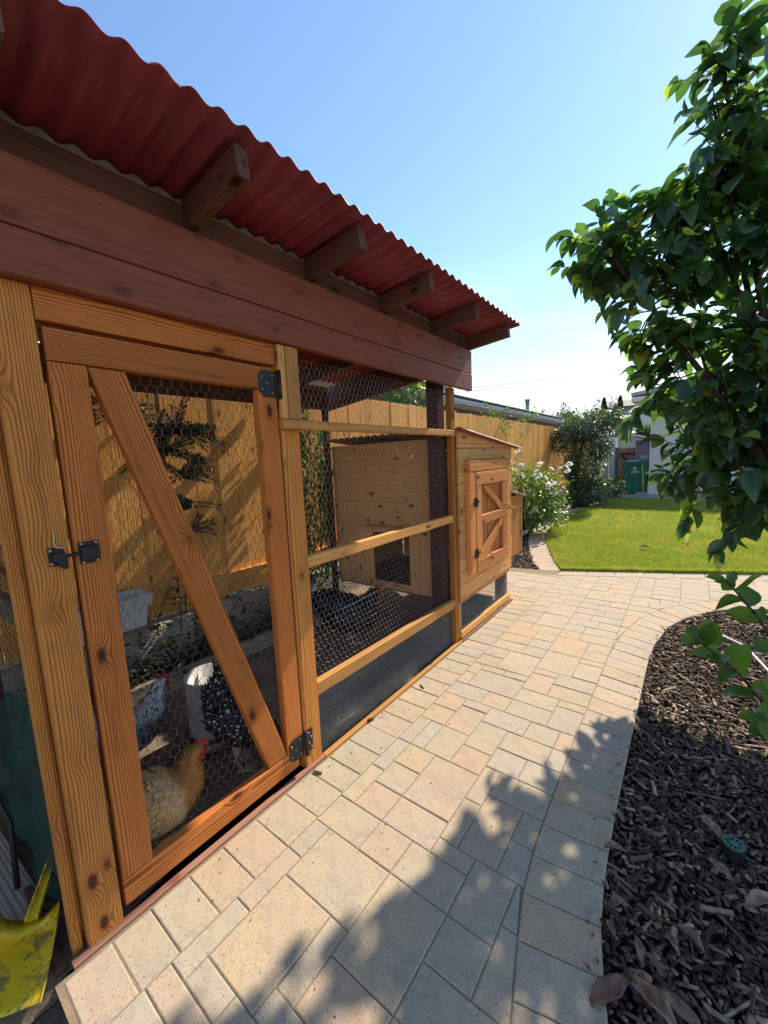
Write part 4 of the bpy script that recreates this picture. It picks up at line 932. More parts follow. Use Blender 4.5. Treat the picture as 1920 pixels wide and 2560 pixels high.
# ------------------------------------------------------------------ big leafy tree
TB = Vector((1.98, 3.30, 0))
tree = empty("leafy_tree", TB, "broad-leaved dark green tree leaning over the mulch bed", "tree")
def leaf_tmpl(curl, fold, wid):
    st = [(0, 0.0), (0.10, 0.24), (0.28, 0.44), (0.48, 0.5), (0.68, 0.42), (0.85, 0.22), (1.0, 0.0)]; V = []; F = []; idx = []
    for s, wd in st:
        z = -curl*s*s+0.02*math.sin(s*9+curl*20)
        if wd == 0: idx.append((len(V),)); V.append((s, 0, z))
        else:
            a = len(V); V += [(s, wd*wid, z+fold*wd), (s+0.02, 0, z), (s, -wd*wid, z+fold*wd)]; idx.append((a, a+1, a+2))
    b_, t_ = idx[0], idx[-1]; mid = idx[1:-1]; i1, i3 = mid[0], mid[-1]
    F += [(b_[0], i1[1], i1[0]), (b_[0], i1[2], i1[1])]
    for p, q in zip(mid[:-1], mid[1:]): F += [(p[0], p[1], q[1]), (p[0], q[1], q[0]), (p[1], p[2], q[2]), (p[1], q[2], q[1])]
    F += [(i3[0], i3[1], t_[0]), (i3[1], i3[2], t_[0])]
    return V, F
LT = [leaf_tmpl(0.30, 0.35, 0.62), leaf_tmpl(0.15, 0.22, 0.70), leaf_tmpl(0.45, 0.45, 0.55), leaf_tmpl(0.05, 0.30, 0.66)]
lme = [pmesh("leaf", v, f, True) for v, f in LT]
for m_ in lme: m_.materials.append(M_LEAFO)
# lobes: centre, radii, twigs
LOBES = [((0.95, 2.86, 2.50), (0.14, 0.22, 0.15), 26), ((1.14, 3.02, 2.22), (0.18, 0.28, 0.20), 33), ((1.40, 3.20, 1.86), (0.26, 0.36, 0.28), 59), ((1.47, 3.30, 1.38), (0.16, 0.34, 0.22), 33), ((1.38, 3.38, 1.10), (0.06, 0.10, 0.06), 8), ((1.76, 3.15, 1.27), (0.22, 0.35, 0.26), 40),
         ((1.40, 3.05, 2.58), (0.19, 0.24, 0.30), 8+42), ((1.41, 3.00, 2.98), (0.09, 0.12, 0.32), 5+28), ((1.40, 2.92, 3.28), (0.03, 0.05, 0.08), 6), ((1.78, 3.25, 2.4), (0.30, 0.36, 0.60), 59), ((1.84, 3.2, 1.7), (0.28, 0.36, 0.36), 42), ((2.35, 3.3, 2.2), (0.45, 0.5, 0.8), 72), ((1.70, 3.05, 1.08), (0.10, 0.15, 0.08), 13), ((2.25, 3.2, 1.3), (0.40, 0.4, 0.4), 35)]
limbs = [[TB-Vector((0, 0, 0.05)), TB+Vector((-0.02, -0.02, 0.45)), TB+Vector((-0.08, -0.03, 0.9))]]
fork = limbs[0][-1]
rads = [[0.05, 0.043, 0.038]]
for c, r, n in LOBES[:12]:
    c = Vector(c); m = fork.lerp(c, 0.5)+Vector((random.uniform(-.05, .05), random.uniform(-.05, .05), 0.06)); limbs.append([fork, fork.lerp(m, 0.6)+Vector((random.uniform(-.02, .02), random.uniform(-.02, .02), 0.03)), m, c, c+Vector((random.uniform(-.05, .05), random.uniform(-.05, .05), r[2]*0.6))]); rads.append([0.026, 0.022, 0.016, 0.010, 0.005])
tube("trunk", limbs[0], rads[0], M_BARK, tree, 9)
for L_, R_ in zip(limbs[1:], rads[1:]): tube("limb", L_, R_, M_BARK, tree, 7)
limb_pts = [p.lerp(q, t) for L_ in limbs[1:] for p, q in zip(L_[:-1], L_[1:]) for t in (0.25, 0.5, 0.75, 1.0)]
tw_paths = []; tw_r = []; LP, LD, LU, LS = [], [], [], []
for c, r, n in LOBES:
    for s in range(n):
        u = Vector(dirs(1)[0]); rr = random.uniform(0.35, 1.0)**0.6; p0 = Vector((c[0]+u.x*r[0]*rr, c[1]+u.y*r[1]*rr, c[2]+u.z*r[2]*rr))
        d = (u*0.55+Vector((0, 0, 0.45))+Vector(rng.normal(0, 0.35, 3))).normalized(); L = random.choice([0.13, 0.17, 0.21, 0.30])*random.uniform(0.85, 1.15)
        near = min(limb_pts, key=lambda q: (q-p0).length); tw_paths.append([near, near.lerp(p0, 0.55)+Vector((0, 0, 0.02)), p0, p0+d*L*0.5, p0+d*L]); tw_r.append([0.0055, 0.0045, 0.0035, 0.003, 0.0015])
        nl = max(5, int(L*42)); ax = d.orthogonal().normalized()
        for k in range(nl):
            t = 0.1+0.9*k/(nl-1); p = p0+d*L*t; an = k*2.4+random.uniform(-.3, .3); side = Quaternion(d, an) @ ax
            ld = (side*(1.0-0.5*t)+d*(0.35+0.5*t)+Vector((0, 0, -0.62))+Vector(rng.normal(0, 0.18, 3))).normalized()
            LP.append(p); LD.append(ld); LU.append(Vector((0, 0, 1))*0.8+side*0.25+d*0.5+Vector(rng.normal(0, 0.3, 3))); LS.append((0.075+0.085*random.random()**1.3)*(0.7 if k == nl-1 else 1))
Vt, Ft = tube_arrays(tw_paths, tw_r, 4); o0 = Vector(TB)
tag(link("twigs", pmesh("twigs", [v-o0 for v in Vt], Ft, True), M_BARK, tree, TB), kind='stuff')
LP, LD, LU = (np.array([tuple(q) for q in a]) for a in (LP, LD, LU)); LS = np.array(LS); RM = frames(LD, LU); LTI = rng.integers(0, 4, len(LP))
dv = LP-np.array(CAM); zz = dv@np.array(fwd); okk = (np.abs(dv@np.array(rgt)/zz) < 0.97) & (np.abs(dv@np.array(upv)/zz) < 1.28)
order = np.argsort(np.where(okk, zz-LS*4, 99)); big = set(order[:290].tolist())
for i in big:
    o = link("leaf", lme[LTI[i]], None, tree, LP[i]); o.rotation_euler = Matrix(RM[i]).to_euler(); o.scale = (LS[i],)*3
VV, FF, n0 = [], [], 0
for t in range(4):
    k = np.array([i for i in range(len(LP)) if LTI[i] == t and i not in big]); v, f = scatter(LT[t][0], LT[t][1], LP[k], RM[k], np.repeat(LS[k][:, None], 3, 1)); VV.append(v); FF.append(f+n0); n0 += len(v)
tag(link("foliage", tmesh("foliage", np.concatenate(VV)-np.array(TB), np.concatenate(FF), True), M_LEAFI, tree, TB), kind='stuff')

# young shoot with large leaves in the mulch
SB = Vector((1.76, 2.05, -0.02)); sap = empty("sapling", SB, "young large-leaved green shoot reaching over the mulch at right", "sapling")
stems = [[SB, SB+Vector((-0.02, -0.02, 0.25)), Vector((1.66, 1.95, 0.45)), Vector((1.56, 1.88, 0.60)), Vector((1.47, 1.80, 0.70)), Vector((1.43, 1.77, 0.74))],
         [SB, SB+Vector((0.0, 0.0, 0.35)), Vector((1.70, 2.0, 0.62)), Vector((1.62, 1.97, 0.78)), Vector((1.55, 1.94, 0.88)), Vector((1.52, 1.93, 0.92))], [SB, SB+Vector((0.02, 0, 0.2)), Vector((1.74, 1.92, 0.38)), Vector((1.66, 1.84, 0.46)), Vector((1.60, 1.78, 0.50))]]
smesh = []
for v, f in LT:
    m_ = pmesh("leaf", v, f, True); m_.materials.append(M_SAPL); smesh.append(m_)
for q, S in enumerate(stems):
    S = [p+Vector((-0.045, -0.02, -0.02))*min(1, i_/2) for i_, p in enumerate(S)]
    tube("stem", S, [0.008, 0.007, 0.006, 0.005, 0.004, 0.003][:len(S)], M_BARK, sap, 6)
    n = [14, 12, 9][q]
    for k in range(n):
        t = 0.42+0.58*k/(n-1); s = t*(len(S)-1); i = min(int(s), len(S)-2); p = S[i].lerp(S[i+1], s-i); d = (S[i+1]-S[i]).normalized()
        ax = d.orthogonal().normalized(); side = Quaternion(d, k*2.4+q) @ ax; ld = (side+d*0.5+Vector((0, 0, 0.05+0.2*(k == n-1)))).normalized()
        sz = random.uniform(0.080, 0.120)*(1.0 if t < 0.85 else 0.55); o = link("leaf", smesh[k % 4], None, sap, p); R_ = frames(np.array([tuple(ld)]), np.array([[0.1, -0.5, 1.0]])+rng.normal(0, 0.25, (1, 3)))[0]; o.rotation_euler = Matrix(R_).to_euler(); o.scale = (sz, sz*1.1, sz)
tag(tube("drip_hose", [(1.55, 3.75, 0.01), (1.70, 3.55, 0.02), (1.78, 3.2, 0.025), (1.76, 2.85, 0.03), (1.72, 2.6, 0.02), (1.80, 2.35, 0.01)], 0.008, M_WHITE, None, 8), "white drip irrigation hose curving across the sunlit mulch", "hose")

# ------------------------------------------------------------------ small things on the mulch and pavers
def dry_leaf(x, y, L, ang, label, flat=0.0, z=0.004):
    V, F = [], []; n = 11; curl = random.uniform(0.35, 0.95)*(1-flat); tw = random.uniform(-1.1, 1.1); bend = random.uniform(-0.25, 0.25)
    for i in range(n):
        s = i/(n-1); wd = 0.21*math.sin(math.pi*min(1, s*0.97+0.015))**0.9*(1.15-0.45*s)+0.006; zz_ = 0.22*curl*math.sin(math.pi*s)+0.05*math.sin(s*9+tw)
        for j, e in enumerate((-1, -0.5, 0, 0.5, 1)): V.append((s-0.5+0.03*random.uniform(-1, 1)*abs(e), wd*e*(1-0.25*curl*abs(e))+bend*math.sin(math.pi*s)*0.4+0.012*random.uniform(-1, 1), zz_+(curl*0.9+0.12*math.sin(s*11+e*3))*abs(e)**1.4*wd*1.2+tw*e*wd*(s-0.4)+0.02+0.025*random.uniform(-1, 1)))
    for i in range(n-1):
        for j in range(4): a = i*5+j; F.append((a, a+5, a+6, a+1))
    me = pmesh("dry_leaf", V, F, True); o = link("dry_leaf", me, M_DRY, None, (x, y, z)); o.scale = (L, L, L); o.rotation_euler = (random.uniform(-.15, .15), random.uniform(-.15, .15), ang)
    md = o.modifiers.new("thick", 'SOLIDIFY'); md.thickness = 0.012
    tag(o, label, "dry leaf", "fallen dry leaves"); return o
DL = [(1.195, 1.61, 0.055, 2.0, "pale curled dry leaf at the paver edge farthest from camera"), (1.20, 1.45, 0.062, 0.3, "brown veined dry leaf lying across the paver edge"), (1.46, 1.73, 0.085, 2.4, "reddish-brown dry leaf beside the green valve cap"), (1.48, 1.56, 0.075, 2.5, "brown dry leaf below the green valve cap"), (1.58, 1.50, 0.095, 0.8, "large crumpled tan dry leaf at the right edge of the mulch"),
      (1.37, 1.23, 0.050, 2.2, "small cream dry leaf lying on the dark mulch"), (1.29, 1.16, 0.055, 1.9, "thin curled tan dry leaf near the paver edge"), (1.325, 1.14, 0.052, 2.6, "crinkled yellow-brown dry leaf among the near chips"), (1.405, 1.27, 0.065, 2.8, "flat dark brown dry leaf in the middle of the mulch"), (1.245, 1.01, 0.115, 0.9, "large crumpled dry leaf overhanging the paver corner nearest camera"),
      (1.335, 1.035, 0.120, 2.6, "large smooth brown dry leaf at the bottom edge of the picture"), (1.385, 1.075, 0.090, 2.7, "long rolled tan dry leaf beside the large brown leaf"), (1.27, 1.69, 0.045, 0.2, "narrow pale dry leaf on the shaded mulch"), (1.47, 1.84, 0.040, 2.1, "tiny cream dry leaf above the reddish-brown leaf"), (1.222, 1.17, 0.045, 2.2, "small twisted dry leaf tucked against the paver edge"), (1.235, 1.26, 0.050, 0.1, "slim dry leaf lying flat by the third border paver")]
for x, y, L, a, lab in DL: dry_leaf(x, y, L*1.15, a, lab)
for x, y, lab in ((0.9, 6.4, "brown fallen leaf on the lawn nearest the walkway"), (1.35, 7.0, "curled pale leaf on the sunny lawn"), (0.2, 8.2, "small tan leaf in the middle of the lawn"), (0.55, 9.6, "small brown leaf far back on the lawn")): dry_leaf(x, y, 0.13, random.uniform(0, 3), lab, z=0.05)
# valve / sprinkler cap
vc = empty("valve_cap", (1.525, 1.675, -0.03), "round green slotted irrigation cap standing in the mulch", "irrigation cap"); vc.scale = (0.84, 0.84, 0.9)
V, F = lathe([(0.0365, 0.0), (0.0365, 0.062), (0.033, 0.066)], 40)
V = [(x*(1+0.05*(i % 2)), y*(1+0.05*(i % 2)), z) for i, (x, y, z) in enumerate(V)]
local("ribbed_body", pmesh("ribbed_body", V, F), M_SCREEN, vc)
M_CAP = plain("cap_green", (0.07, 0.17, 0.125), 0.5)
bm = bmesh.new()
def ringpoly(bm, r0, r1, a0, a1, z, n=6, th=0.004):
    vs_ = [bm.verts.new((r*math.cos(a0+(a1-a0)*k/n), r*math.sin(a0+(a1-a0)*k/n), z)) for r, ks in ((r0, range(n+1)), (r1, range(n, -1, -1))) for k in ks]
    f = bm.faces.new(vs_); ret = bmesh.ops.extrude_face_region(bm, geom=[f]); bmesh.ops.translate(bm, verts=[g for g in ret['geom'] if isinstance(g, bmesh.types.BMVert)], vec=(0, 0, th))
for q in range(10): a = 0.6283*q; ringpoly(bm, 0.012, 0.030, a, a+0.30, 0.066)
ringpoly(bm, 0.029, 0.037, 0, 6.2831, 0.0665, 40); ringpoly(bm, 0.0005, 0.014, 0, 6.2831, 0.0662, 20)
bmesh.ops.recalc_face_normals(bm, faces=bm.faces); me = bpy.data.meshes.new("slotted_lid"); bm.to_mesh(me); bm.free(); local("slotted_lid", me, M_CAP, vc)
def twig(x, y, L, a, label, r=0.004):
    p = Vector((x, y, r*0.8)); d = Vector((math.cos(a), math.sin(a), 0))*L/2
    tag(tube("bark_scrap", [p-d, p+Vector((0, 0, 0.002)), p+d], [r*0.6, r, r*0.7], M_CHIP, None, 5), label, "bark scrap", "bark scraps on the walkway")
twig(0.055, 1.10, 0.045, 0.3, "black bark scrap by the lower gate hinge", 0.006); twig(0.022, 1.52, 0.05, 1.2, "brown bark scrap on the sill below the wire", 0.008); twig(0.085, 1.95, 0.05, 2.6, "thin dark twig on the walkway near the sill", 0.005)
cp = []; cr_ = []
for k in range(150):
    x, y = random.uniform(0.04, 1.0) if k % 2 else 0.03+abs(random.gauss(0, 0.12)), random.uniform(0.35, 3.6); L = random.uniform(0.003, 0.011); a = random.uniform(0, 6.28); d = Vector((math.cos(a), math.sin(a), 0))*L/2; p = Vector((x, y, 0.0022)); cp.append([p-d, p, p+d]); cr_.append([0.0008, random.uniform(0.0012, 0.0024), 0.0008])
for k in range(46):
    q = random.choice(arc_sample(INN[1:11], 0.03)); a = random.uniform(0, 6.28); L = random.uniform(0.006, 0.026); d = Vector((math.cos(a), math.sin(a), 0))*L/2; p = Vector((q.x-abs(random.gauss(0, 0.022)), q.y, 0.004)); cp.append([p-d, p, p+d]); cr_.append([0.001, random.uniform(0.0018, 0.004), 0.001])
V, F = tube_arrays(cp, cr_, 4); tag(link("debris", pmesh("debris", V, F), M_CHIP), "tiny dark crumbs of debris scattered over the pavers", "debris", kind='stuff')
# ------------------------------------------------------------------ hens
def hen(name, loc, yaw, scale, stations, mat, label, tail_dir, tail_n=9, tail_len=0.13, head=None, nf=800, fs=0.034, legs=True):
    e = empty(name, loc, label, "chicken"); e.rotation_euler = (0, 0, yaw); e.scale = (scale,)*3
    S = [(Vector((x, 0, z)), ry, rz) for x, z, ry, rz in stations]; n = len(S)
    # refine spine by Catmull-Rom
    R = []
    for i in range(n-1):
        p = [S[max(i-1, 0)], S[i], S[i+1], S[min(i+2, n-1)]]
        for t in (0, 0.25, 0.5, 0.75):
            def cr(a, b, c, d): return 0.5*((2*b)+(c-a)*t+(2*a-5*b+4*c-d)*t*t+(3*b-a-3*c+d)*t*t*t)
            R.append((cr(*[q[0] for q in p]), max(0.004, cr(*[q[1] for q in p])), max(0.004, cr(*[q[2] for q in p]))))
    R.append(S[-1]); K = 18; V = []; F = []; m = len(R); fr = []
    for i, (c, ry, rz) in enumerate(R):
        t = (R[min(i+1, m-1)][0]-R[max(i-1, 0)][0]).normalized(); sd_ = Vector((0, 1, 0)); u = t.cross(sd_)*-1; u = sd_.cross(t)*-1 if u.length == 0 else u; fr.append((c, t, sd_, u, ry, rz))
        for k in range(K): a = 2*math.pi*k/K; V.append(c+sd_*math.cos(a)*ry+u*math.sin(a)*rz)
    for i in range(m-1):
        for k in range(K): a = i*K+k; b = i*K+(k+1) % K; F.append((a, b, b+K, a+K))
    F += [tuple(range(K-1, -1, -1)), tuple(range((m-1)*K, m*K))]
    me = pmesh("body", V, F, True); bm = bmesh.new(); bm.from_mesh(me); bmesh.ops.recalc_face_normals(bm, faces=bm.faces); bm.to_mesh(me); bm.free(); local("body", me, mat, e)
    # plumage
    P, D, U, Z = [], [], [], []
    for q in range(nf):
        i = int(2+(m-8)*random.random()**0.9); c, t, sd_, u, ry, rz = fr[i]; a = random.uniform(0, 6.283); nrm = sd_*math.cos(a)*rz+u*math.sin(a)*ry; nrm.normalize()
        P.append(c+sd_*math.cos(a)*ry*1.0+u*math.sin(a)*rz*1.0); D.append(-t+nrm*0.24+Vector(rng.normal(0, 0.12, 3))); U.append(nrm); Z.append(fs*random.uniform(0.7, 1.2)*(0.55+0.45*min(1, ry/0.09)))
    P, D, U = (np.array([tuple(x) for x in a]) for a in (P, D, U)); Z = np.array(Z); ft = ([(-0.2, 0, 0), (0.4, 0.34, 0.0), (0.85, 0.22, 0.03), (1.0, 0, 0.05), (0.85, -0.22, 0.03), (0.4, -0.34, 0.0)], [(0, 2, 1), (0, 3, 2), (0, 4, 3), (0, 5, 4)])
    v, f = scatter(ft[0], ft[1], P, frames(D, U), np.repeat(Z[:, None], 3, 1)); tag(local("plumage", tmesh("plumage", v, f), mat, e), kind='stuff')
    # tail feathers
    tb = R[2][0]; td = Vector(tail_dir).normalized(); PP = []; DD = []; UU = []
    for q in range(tail_n):
        a = (q/(tail_n-1)-0.5); PP.append(tb-td*0.03); DD.append(td+Vector((-a*a*0.5, a*0.75, -abs(a)*0.3))); UU.append(Vector((0, 1, 0))*(-1 if a < 0 else 1)+Vector((0.1, 0, 0.15)))
    PP, DD, UU = (np.array([tuple(x) for x in a]) for a in (PP, DD, UU)); v, f = scatter(ft[0], ft[1], PP, frames(DD, UU), np.tile([tail_len, tail_len*0.45, tail_len], (tail_n, 1))); local("tail", tmesh("tail", v, f), mat, e)
    # wings: flattened teardrops
    ib = max(range(m), key=lambda i: R[i][1]); bc, ry, rz = R[ib]; bt = fr[ib][1]; bu = fr[ib][3]
    for s in (-1, 1):
        V2 = []; F2 = []
        for i in range(9):
            q = i/8; L = -0.52+1.04*q; h = 0.5*math.sin(math.pi*(0.12+0.8*q))**0.7
            for k in range(10): a = 2*math.pi*k/10; V2.append(bc+bt*(L*-0.23-0.03)+bu*(h*rz*1.05*math.sin(a)+rz*0.12)+Vector((0, s*(ry*0.90+0.016*math.cos(a)*h*2), 0)))
        for i in range(8):
            for k in range(10): a = i*10+k; b = i*10+(k+1) % 10; F2.append((a, b, b+10, a+10))
        F2 += [tuple(range(9, -1, -1)), tuple(range(80, 90))]; local("wing", pmesh("wing", V2, F2, True), mat, e)
    # head details
    hc, ht, hs, hu, hry, hrz = fr[m-3]; ht = ht if head is None else Vector(head).normalized(); hu = Vector((0, 1, 0)).cross(ht)*-1
    if hu.z < 0: hu = -hu
    cv = []; prof = [(-0.030, 0.0), (-0.034, 0.020), (-0.022, 0.014), (-0.016, 0.030), (-0.006, 0.018), (0.002, 0.033), (0.010, 0.018), (0.018, 0.028), (0.024, 0.012), (0.030, 0.014), (0.030, 0.0)]
    for s in (-0.0035, 0.0035):
        for a, b in prof: cv.append(hc+ht*a+hu*(hrz*0.75+b)+Vector((0, s, 0)))
    n_ = len(prof); cf = [tuple(range(n_)), tuple(range(2*n_-1, n_-1, -1))]+[(i, i+n_, (i+1) % n_+n_, (i+1) % n_) for i in range(n_)]; local("comb", pmesh("comb", cv, cf), M_RED, e)
    def ell(nm, c, rx, ry_, rz_, mt):
        VV_ = []; FF_ = []
        for i in range(7):
            th = math.pi*i/6
            for k in range(8): a = 2*math.pi*k/8; VV_.append(c+ht*rx*math.sin(th)*math.cos(a)+Vector((0, 1, 0))*ry_*math.sin(th)*math.sin(a)+hu*rz_*math.cos(th))
        for i in range(6):
            for k in range(8): FF_.append((i*8+k, i*8+(k+1) % 8, (i+1)*8+(k+1) % 8, (i+1)*8+k))
        return local(nm, pmesh(nm, VV_, FF_, True), mt, e)
    for s in (-1, 1):
        ell("wattle", hc+ht*0.012-hu*(hrz+0.012)+Vector((0, s*0.009, 0)), 0.011, 0.005, 0.018, M_RED)
        ell("face", hc+ht*0.008+Vector((0, s*hry*0.78, 0)), 0.017, 0.006, 0.015, M_RED); ell("eye", hc+ht*0.010+hu*0.004+Vector((0, s*(hry*0.78+0.005), 0)), 0.0045, 0.003, 0.0045, M_EYE)
    bk = hc+ht*hry*0.9; bv = [bk+hu*0.008, bk+Vector((0, 0.008, 0)), bk-hu*0.008, bk-Vector((0, 0.008, 0)), bk+ht*0.032-hu*0.006]; local("beak", pmesh("beak", bv, [(0, 1, 4), (1, 2, 4), (2, 3, 4), (3, 0, 4), (3, 2, 1, 0)]), M_BEAK, e)
    if legs:
        for s in (-1, 1):
            hip = Vector((bc.x-0.01, s*0.045, bc.z-rz*0.75)); ankle = Vector((bc.x-0.02, s*0.045, 0.075)); foot = Vector((bc.x+0.005, s*0.045, 0.008))
            paths = [[hip, hip.lerp(ankle, 0.6), ankle, foot]]; rr = [[0.028, 0.017, 0.007, 0.006]]
            for an in (-0.45, 0, 0.45, 3.14): paths.append([foot, foot+Vector((math.cos(an), math.sin(an), 0))*0.03+Vector((0, 0, 0.003)), foot+Vector((math.cos(an), math.sin(an), 0))*(0.055 if an < 3 else 0.03)-Vector((0, 0, 0.005))]); rr.append([0.0055, 0.0045, 0.002])
            Vl, Fl = tube_arrays(paths, rr, 7); local("leg", pmesh("leg", Vl, Fl, True), M_LEG, e)
    return e
STAND = [(-0.215, 0.345, .018, .018), (-0.185, 0.320, .045, .045), (-0.13, 0.270, .085, .085), (-0.04, 0.225, .112, .110), (0.04, 0.220, .110, .108), (0.095, 0.245, .085, .085), (0.122, 0.290, .058, .058), (0.135, 0.335, .042, .042), (0.150, 0.372, .033, .033), (0.172, 0.392, .028, .027), (0.195, 0.392, .016, .016)]
LOW = [(-0.235, 0.350, .018, .018), (-0.205, 0.325, .050, .045), (-0.14, 0.270, .10, .095), (-0.04, 0.205, .128, .120), (0.045, 0.185, .122, .112), (0.105, 0.205, .09, .09), (0.130, 0.245, .060, .060), (0.138, 0.278, .044, .044), (0.152, 0.300, .034, .034), (0.172, 0.308, .028, .027), (0.195, 0.300, .016, .016)]
PECK = [(-0.06, 0.500, .012, .012), (-0.075, 0.460, .035, .030), (-0.085, 0.400, .070, .060), (-0.06, 0.310, .102, .095), (0.0, 0.230, .112, .108), (0.065, 0.175, .090, .088), (0.115, 0.140, .060, .060), (0.150, 0.110, .043, .043), (0.172, 0.090, .034, .034), (0.192, 0.075, .028, .027), (0.208, 0.060, .016, .016)]
hen("hen", (-0.19, 0.525, 0), rad(84), 0.93, LOW, F_BUFF, "buff hen with orange-brown neck standing just behind the gate", (-0.8, 0, 0.6))
hen("hen", (-0.68, 0.60, 0), rad(76), 0.98, STAND, F_GREY, "grey hen with white streaked neck at the gate's far left", (-0.7, 0, 0.7), fs=0.030)
hen("hen", (-0.27, 0.935, 0), rad(66), 1.0, PECK, F_SPECK, "black and white speckled hen pecking beside the metal feeder", (-0.05, 0, 1.0), 7, 0.10, (0.75, 0, -0.65), 620, 0.024)
hen("hen", (-0.70, 2.20, 0), rad(60), 1.22, LOW, F_BLACK, "black hen with red face in front of the plywood wall", (-0.8, 0, 0.6))
# ------------------------------------------------------------------ feeder, trough
fd = empty("poultry_feeder", (-0.60, 0.975, 0.0), "galvanised cylinder poultry feeder standing on the dirt", "feeder")
V, F = lathe([(0.115, 0.05), (0.115, 0.335), (0.119, 0.340), (0.119, 0.345), (0.112, 0.345), (0.112, 0.12), (0.001, 0.12)], 36); local("hopper", pmesh("hopper", V, F, True), plain("feeder_tin", (0.56, 0.55, 0.51), 0.6, 0.4, 0.05, 0.15, 14, 0.05), fd)
V, F = lathe([(0.001, 0.0), (0.150, 0.0), (0.160, 0.055), (0.164, 0.055), (0.156, 0.006), (0.10, 0.012), (0.02, 0.02)], 36); local("tray", pmesh("tray", V, F, True), plain("feeder_tray", (0.26, 0.22, 0.16), 0.6, 0.3, 0.3, 0.3, 20, 0.2), fd)
tr = empty("white_trough", (-1.42, 0.80, 0.44), "white plastic trough resting on the kerb behind the gate", "trough")
V = []; 
for z, a, b in ((0.0, 0.19, 0.075), (0.13, 0.205, 0.085), (0.132, 0.225, 0.102), (0.20, 0.235, 0.11), (0.20, 0.220, 0.095), (0.02, 0.185, 0.07)): V += [(-b, -a, z), (b, -a, z), (b, a, z), (-b, a, z)]
F = [(0, 3, 2, 1)]+[(4*i+k, 4*i+(k+1) % 4, 4*i+4+(k+1) % 4, 4*i+4+k) for i in range(5) for k in range(4)]+[(20, 21, 22, 23)]
local("basin", pmesh("basin", V, F), plain("chalky_white", (0.60, 0.62, 0.62), 0.6, 0.3, 0, 0.08, 12, 0.05), tr)
board("bracket", (-1.42, 0.62, 0.425), (-1.42, 0.98, 0.425), 0.16, 0.026, W_GREY, tr)
# ------------------------------------------------------------------ dustpan and netting outside the run
dp = empty("dustpan", (-0.115, 0.085, 0.0), "dirty yellow plastic dustpan lying on the dirt by the run corner", "dustpan"); dp.rotation_euler = (0, 0, rad(-36)); dp.scale = (0.74, 0.74, 0.75)
V = []; F = []; ns = 13
for i in range(ns):
    s = i/(ns-1); x = 0.13-0.27*s; wd = 0.135-0.045*s**1.4; h = 0.006+0.068*s**0.9; lift = 0.012*s
    V += [(x, -wd-0.012, lift+h), (x, -wd-0.012+0.004, lift+h*0.55), (x, -wd+0.012, lift+0.004), (x, -wd*0.4, lift), (x, wd*0.4, lift), (x, wd-0.012, lift+0.004), (x, wd+0.008, lift+h*0.55), (x, wd+0.012, lift+h)]
for i in range(ns-1):
    for k in range(7): a = i*8+k; F.append((a, a+1, a+9, a+8))
# hood at the back, dipping in the middle
b0 = (ns-1)*8; back = []
for k in range(8):
    y = V[b0+k][1]; q = abs(y)/0.10; back.append(len(V)); V.append((-0.155-0.01*(1-min(1, q)), y*0.98, 0.045+0.060*min(1, q)**2))
for k in range(7): F.append((b0+k, b0+k+1, back[k+1], back[k]))
# top flange between the ears
fl = []
for k in range(8):
    y = V[back[k]][1]; q = abs(y)/0.10; fl.append(len(V)); V.append((-0.105+0.02*min(1, q), y*0.93, 0.058+0.045*min(1, q)**2))
for k in range(7): F.append((back[k], back[k+1], fl[k+1], fl[k]))
o = local("pan", pmesh("pan", V, F, True), M_YEL, dp); md = o.modifiers.new("thick", 'SOLIDIFY'); md.thickness = 0.003
hp = [(-0.15, 0.0, 0.055), (-0.22, 0.0, 0.085), (-0.30, 0.0, 0.115), (-0.385, 0.0, 0.14)]; V = []; F = []
for i, (x, y, z) in enumerate(hp):
    wd = [0.024, 0.021, 0.018, 0.021][i]; V += [(x, -wd, z), (x, -wd, z+0.020), (x, -wd*0.6, z+0.021), (x, -wd*0.5, z+0.008), (x, wd*0.5, z+0.008), (x, wd*0.6, z+0.021), (x, wd, z+0.020), (x, wd, z)]
for i in range(3):
    for k in range(8): a = i*8+k; b = i*8+(k+1) % 8; F.append((a, a+8, b+8, b))
F += [tuple(range(8)), tuple(range(31, 23, -1))]; local("handle", pmesh("handle", V, F), M_YEL, dp)
tube("hose_loop", [(-1.0, 0.12, 0.4), (-0.8, 0.08, 0.5), (-0.62, 0.12, 0.45), (-0.5, 0.17, 0.2), (-0.4, 0.15, 0.02)], 0.009, M_SCREEN, None, 8); tag(bpy.data.objects["hose_loop"], "dark hose hanging by the netting left of the run", "hose")
def net_mat():
    n = N("green_netting", 0.7, 0.3); n.col((0.010, 0.050, 0.038))
    sx = n.new('ShaderNodeSeparateXYZ'); uv = n.new('ShaderNodeUVMap'); n.put(sx.inputs[0], uv.outputs[0])
    a = n.math('GREATER_THAN', n.math('FRACT', n.math('MULTIPLY', sx.outputs[0], 90.0)), 0.42); b = n.math('GREATER_THAN', n.math('FRACT', n.math('MULTIPLY', sx.outputs[1], 110.0)), 0.5)
    t = n.new('ShaderNodeBsdfTransparent'); ms = n.new('ShaderNodeMixShader'); n.put(ms.inputs[0], n.math('MULTIPLY', n.math('MULTIPLY', a, b), 0.9)); n.t.links.new(n.b.outputs[0], ms.inputs[1]); n.t.links.new(t.outputs[0], ms.inputs[2]); n.t.links.new(ms.outputs[0], n.t.nodes['Material Output'].inputs[0]); return n.m
me = bpy.data.meshes.new("netting"); bm = bmesh.new(); uvl = bm.loops.layers.uv.new("UVMap"); nu, nv = 26, 30; gv = []
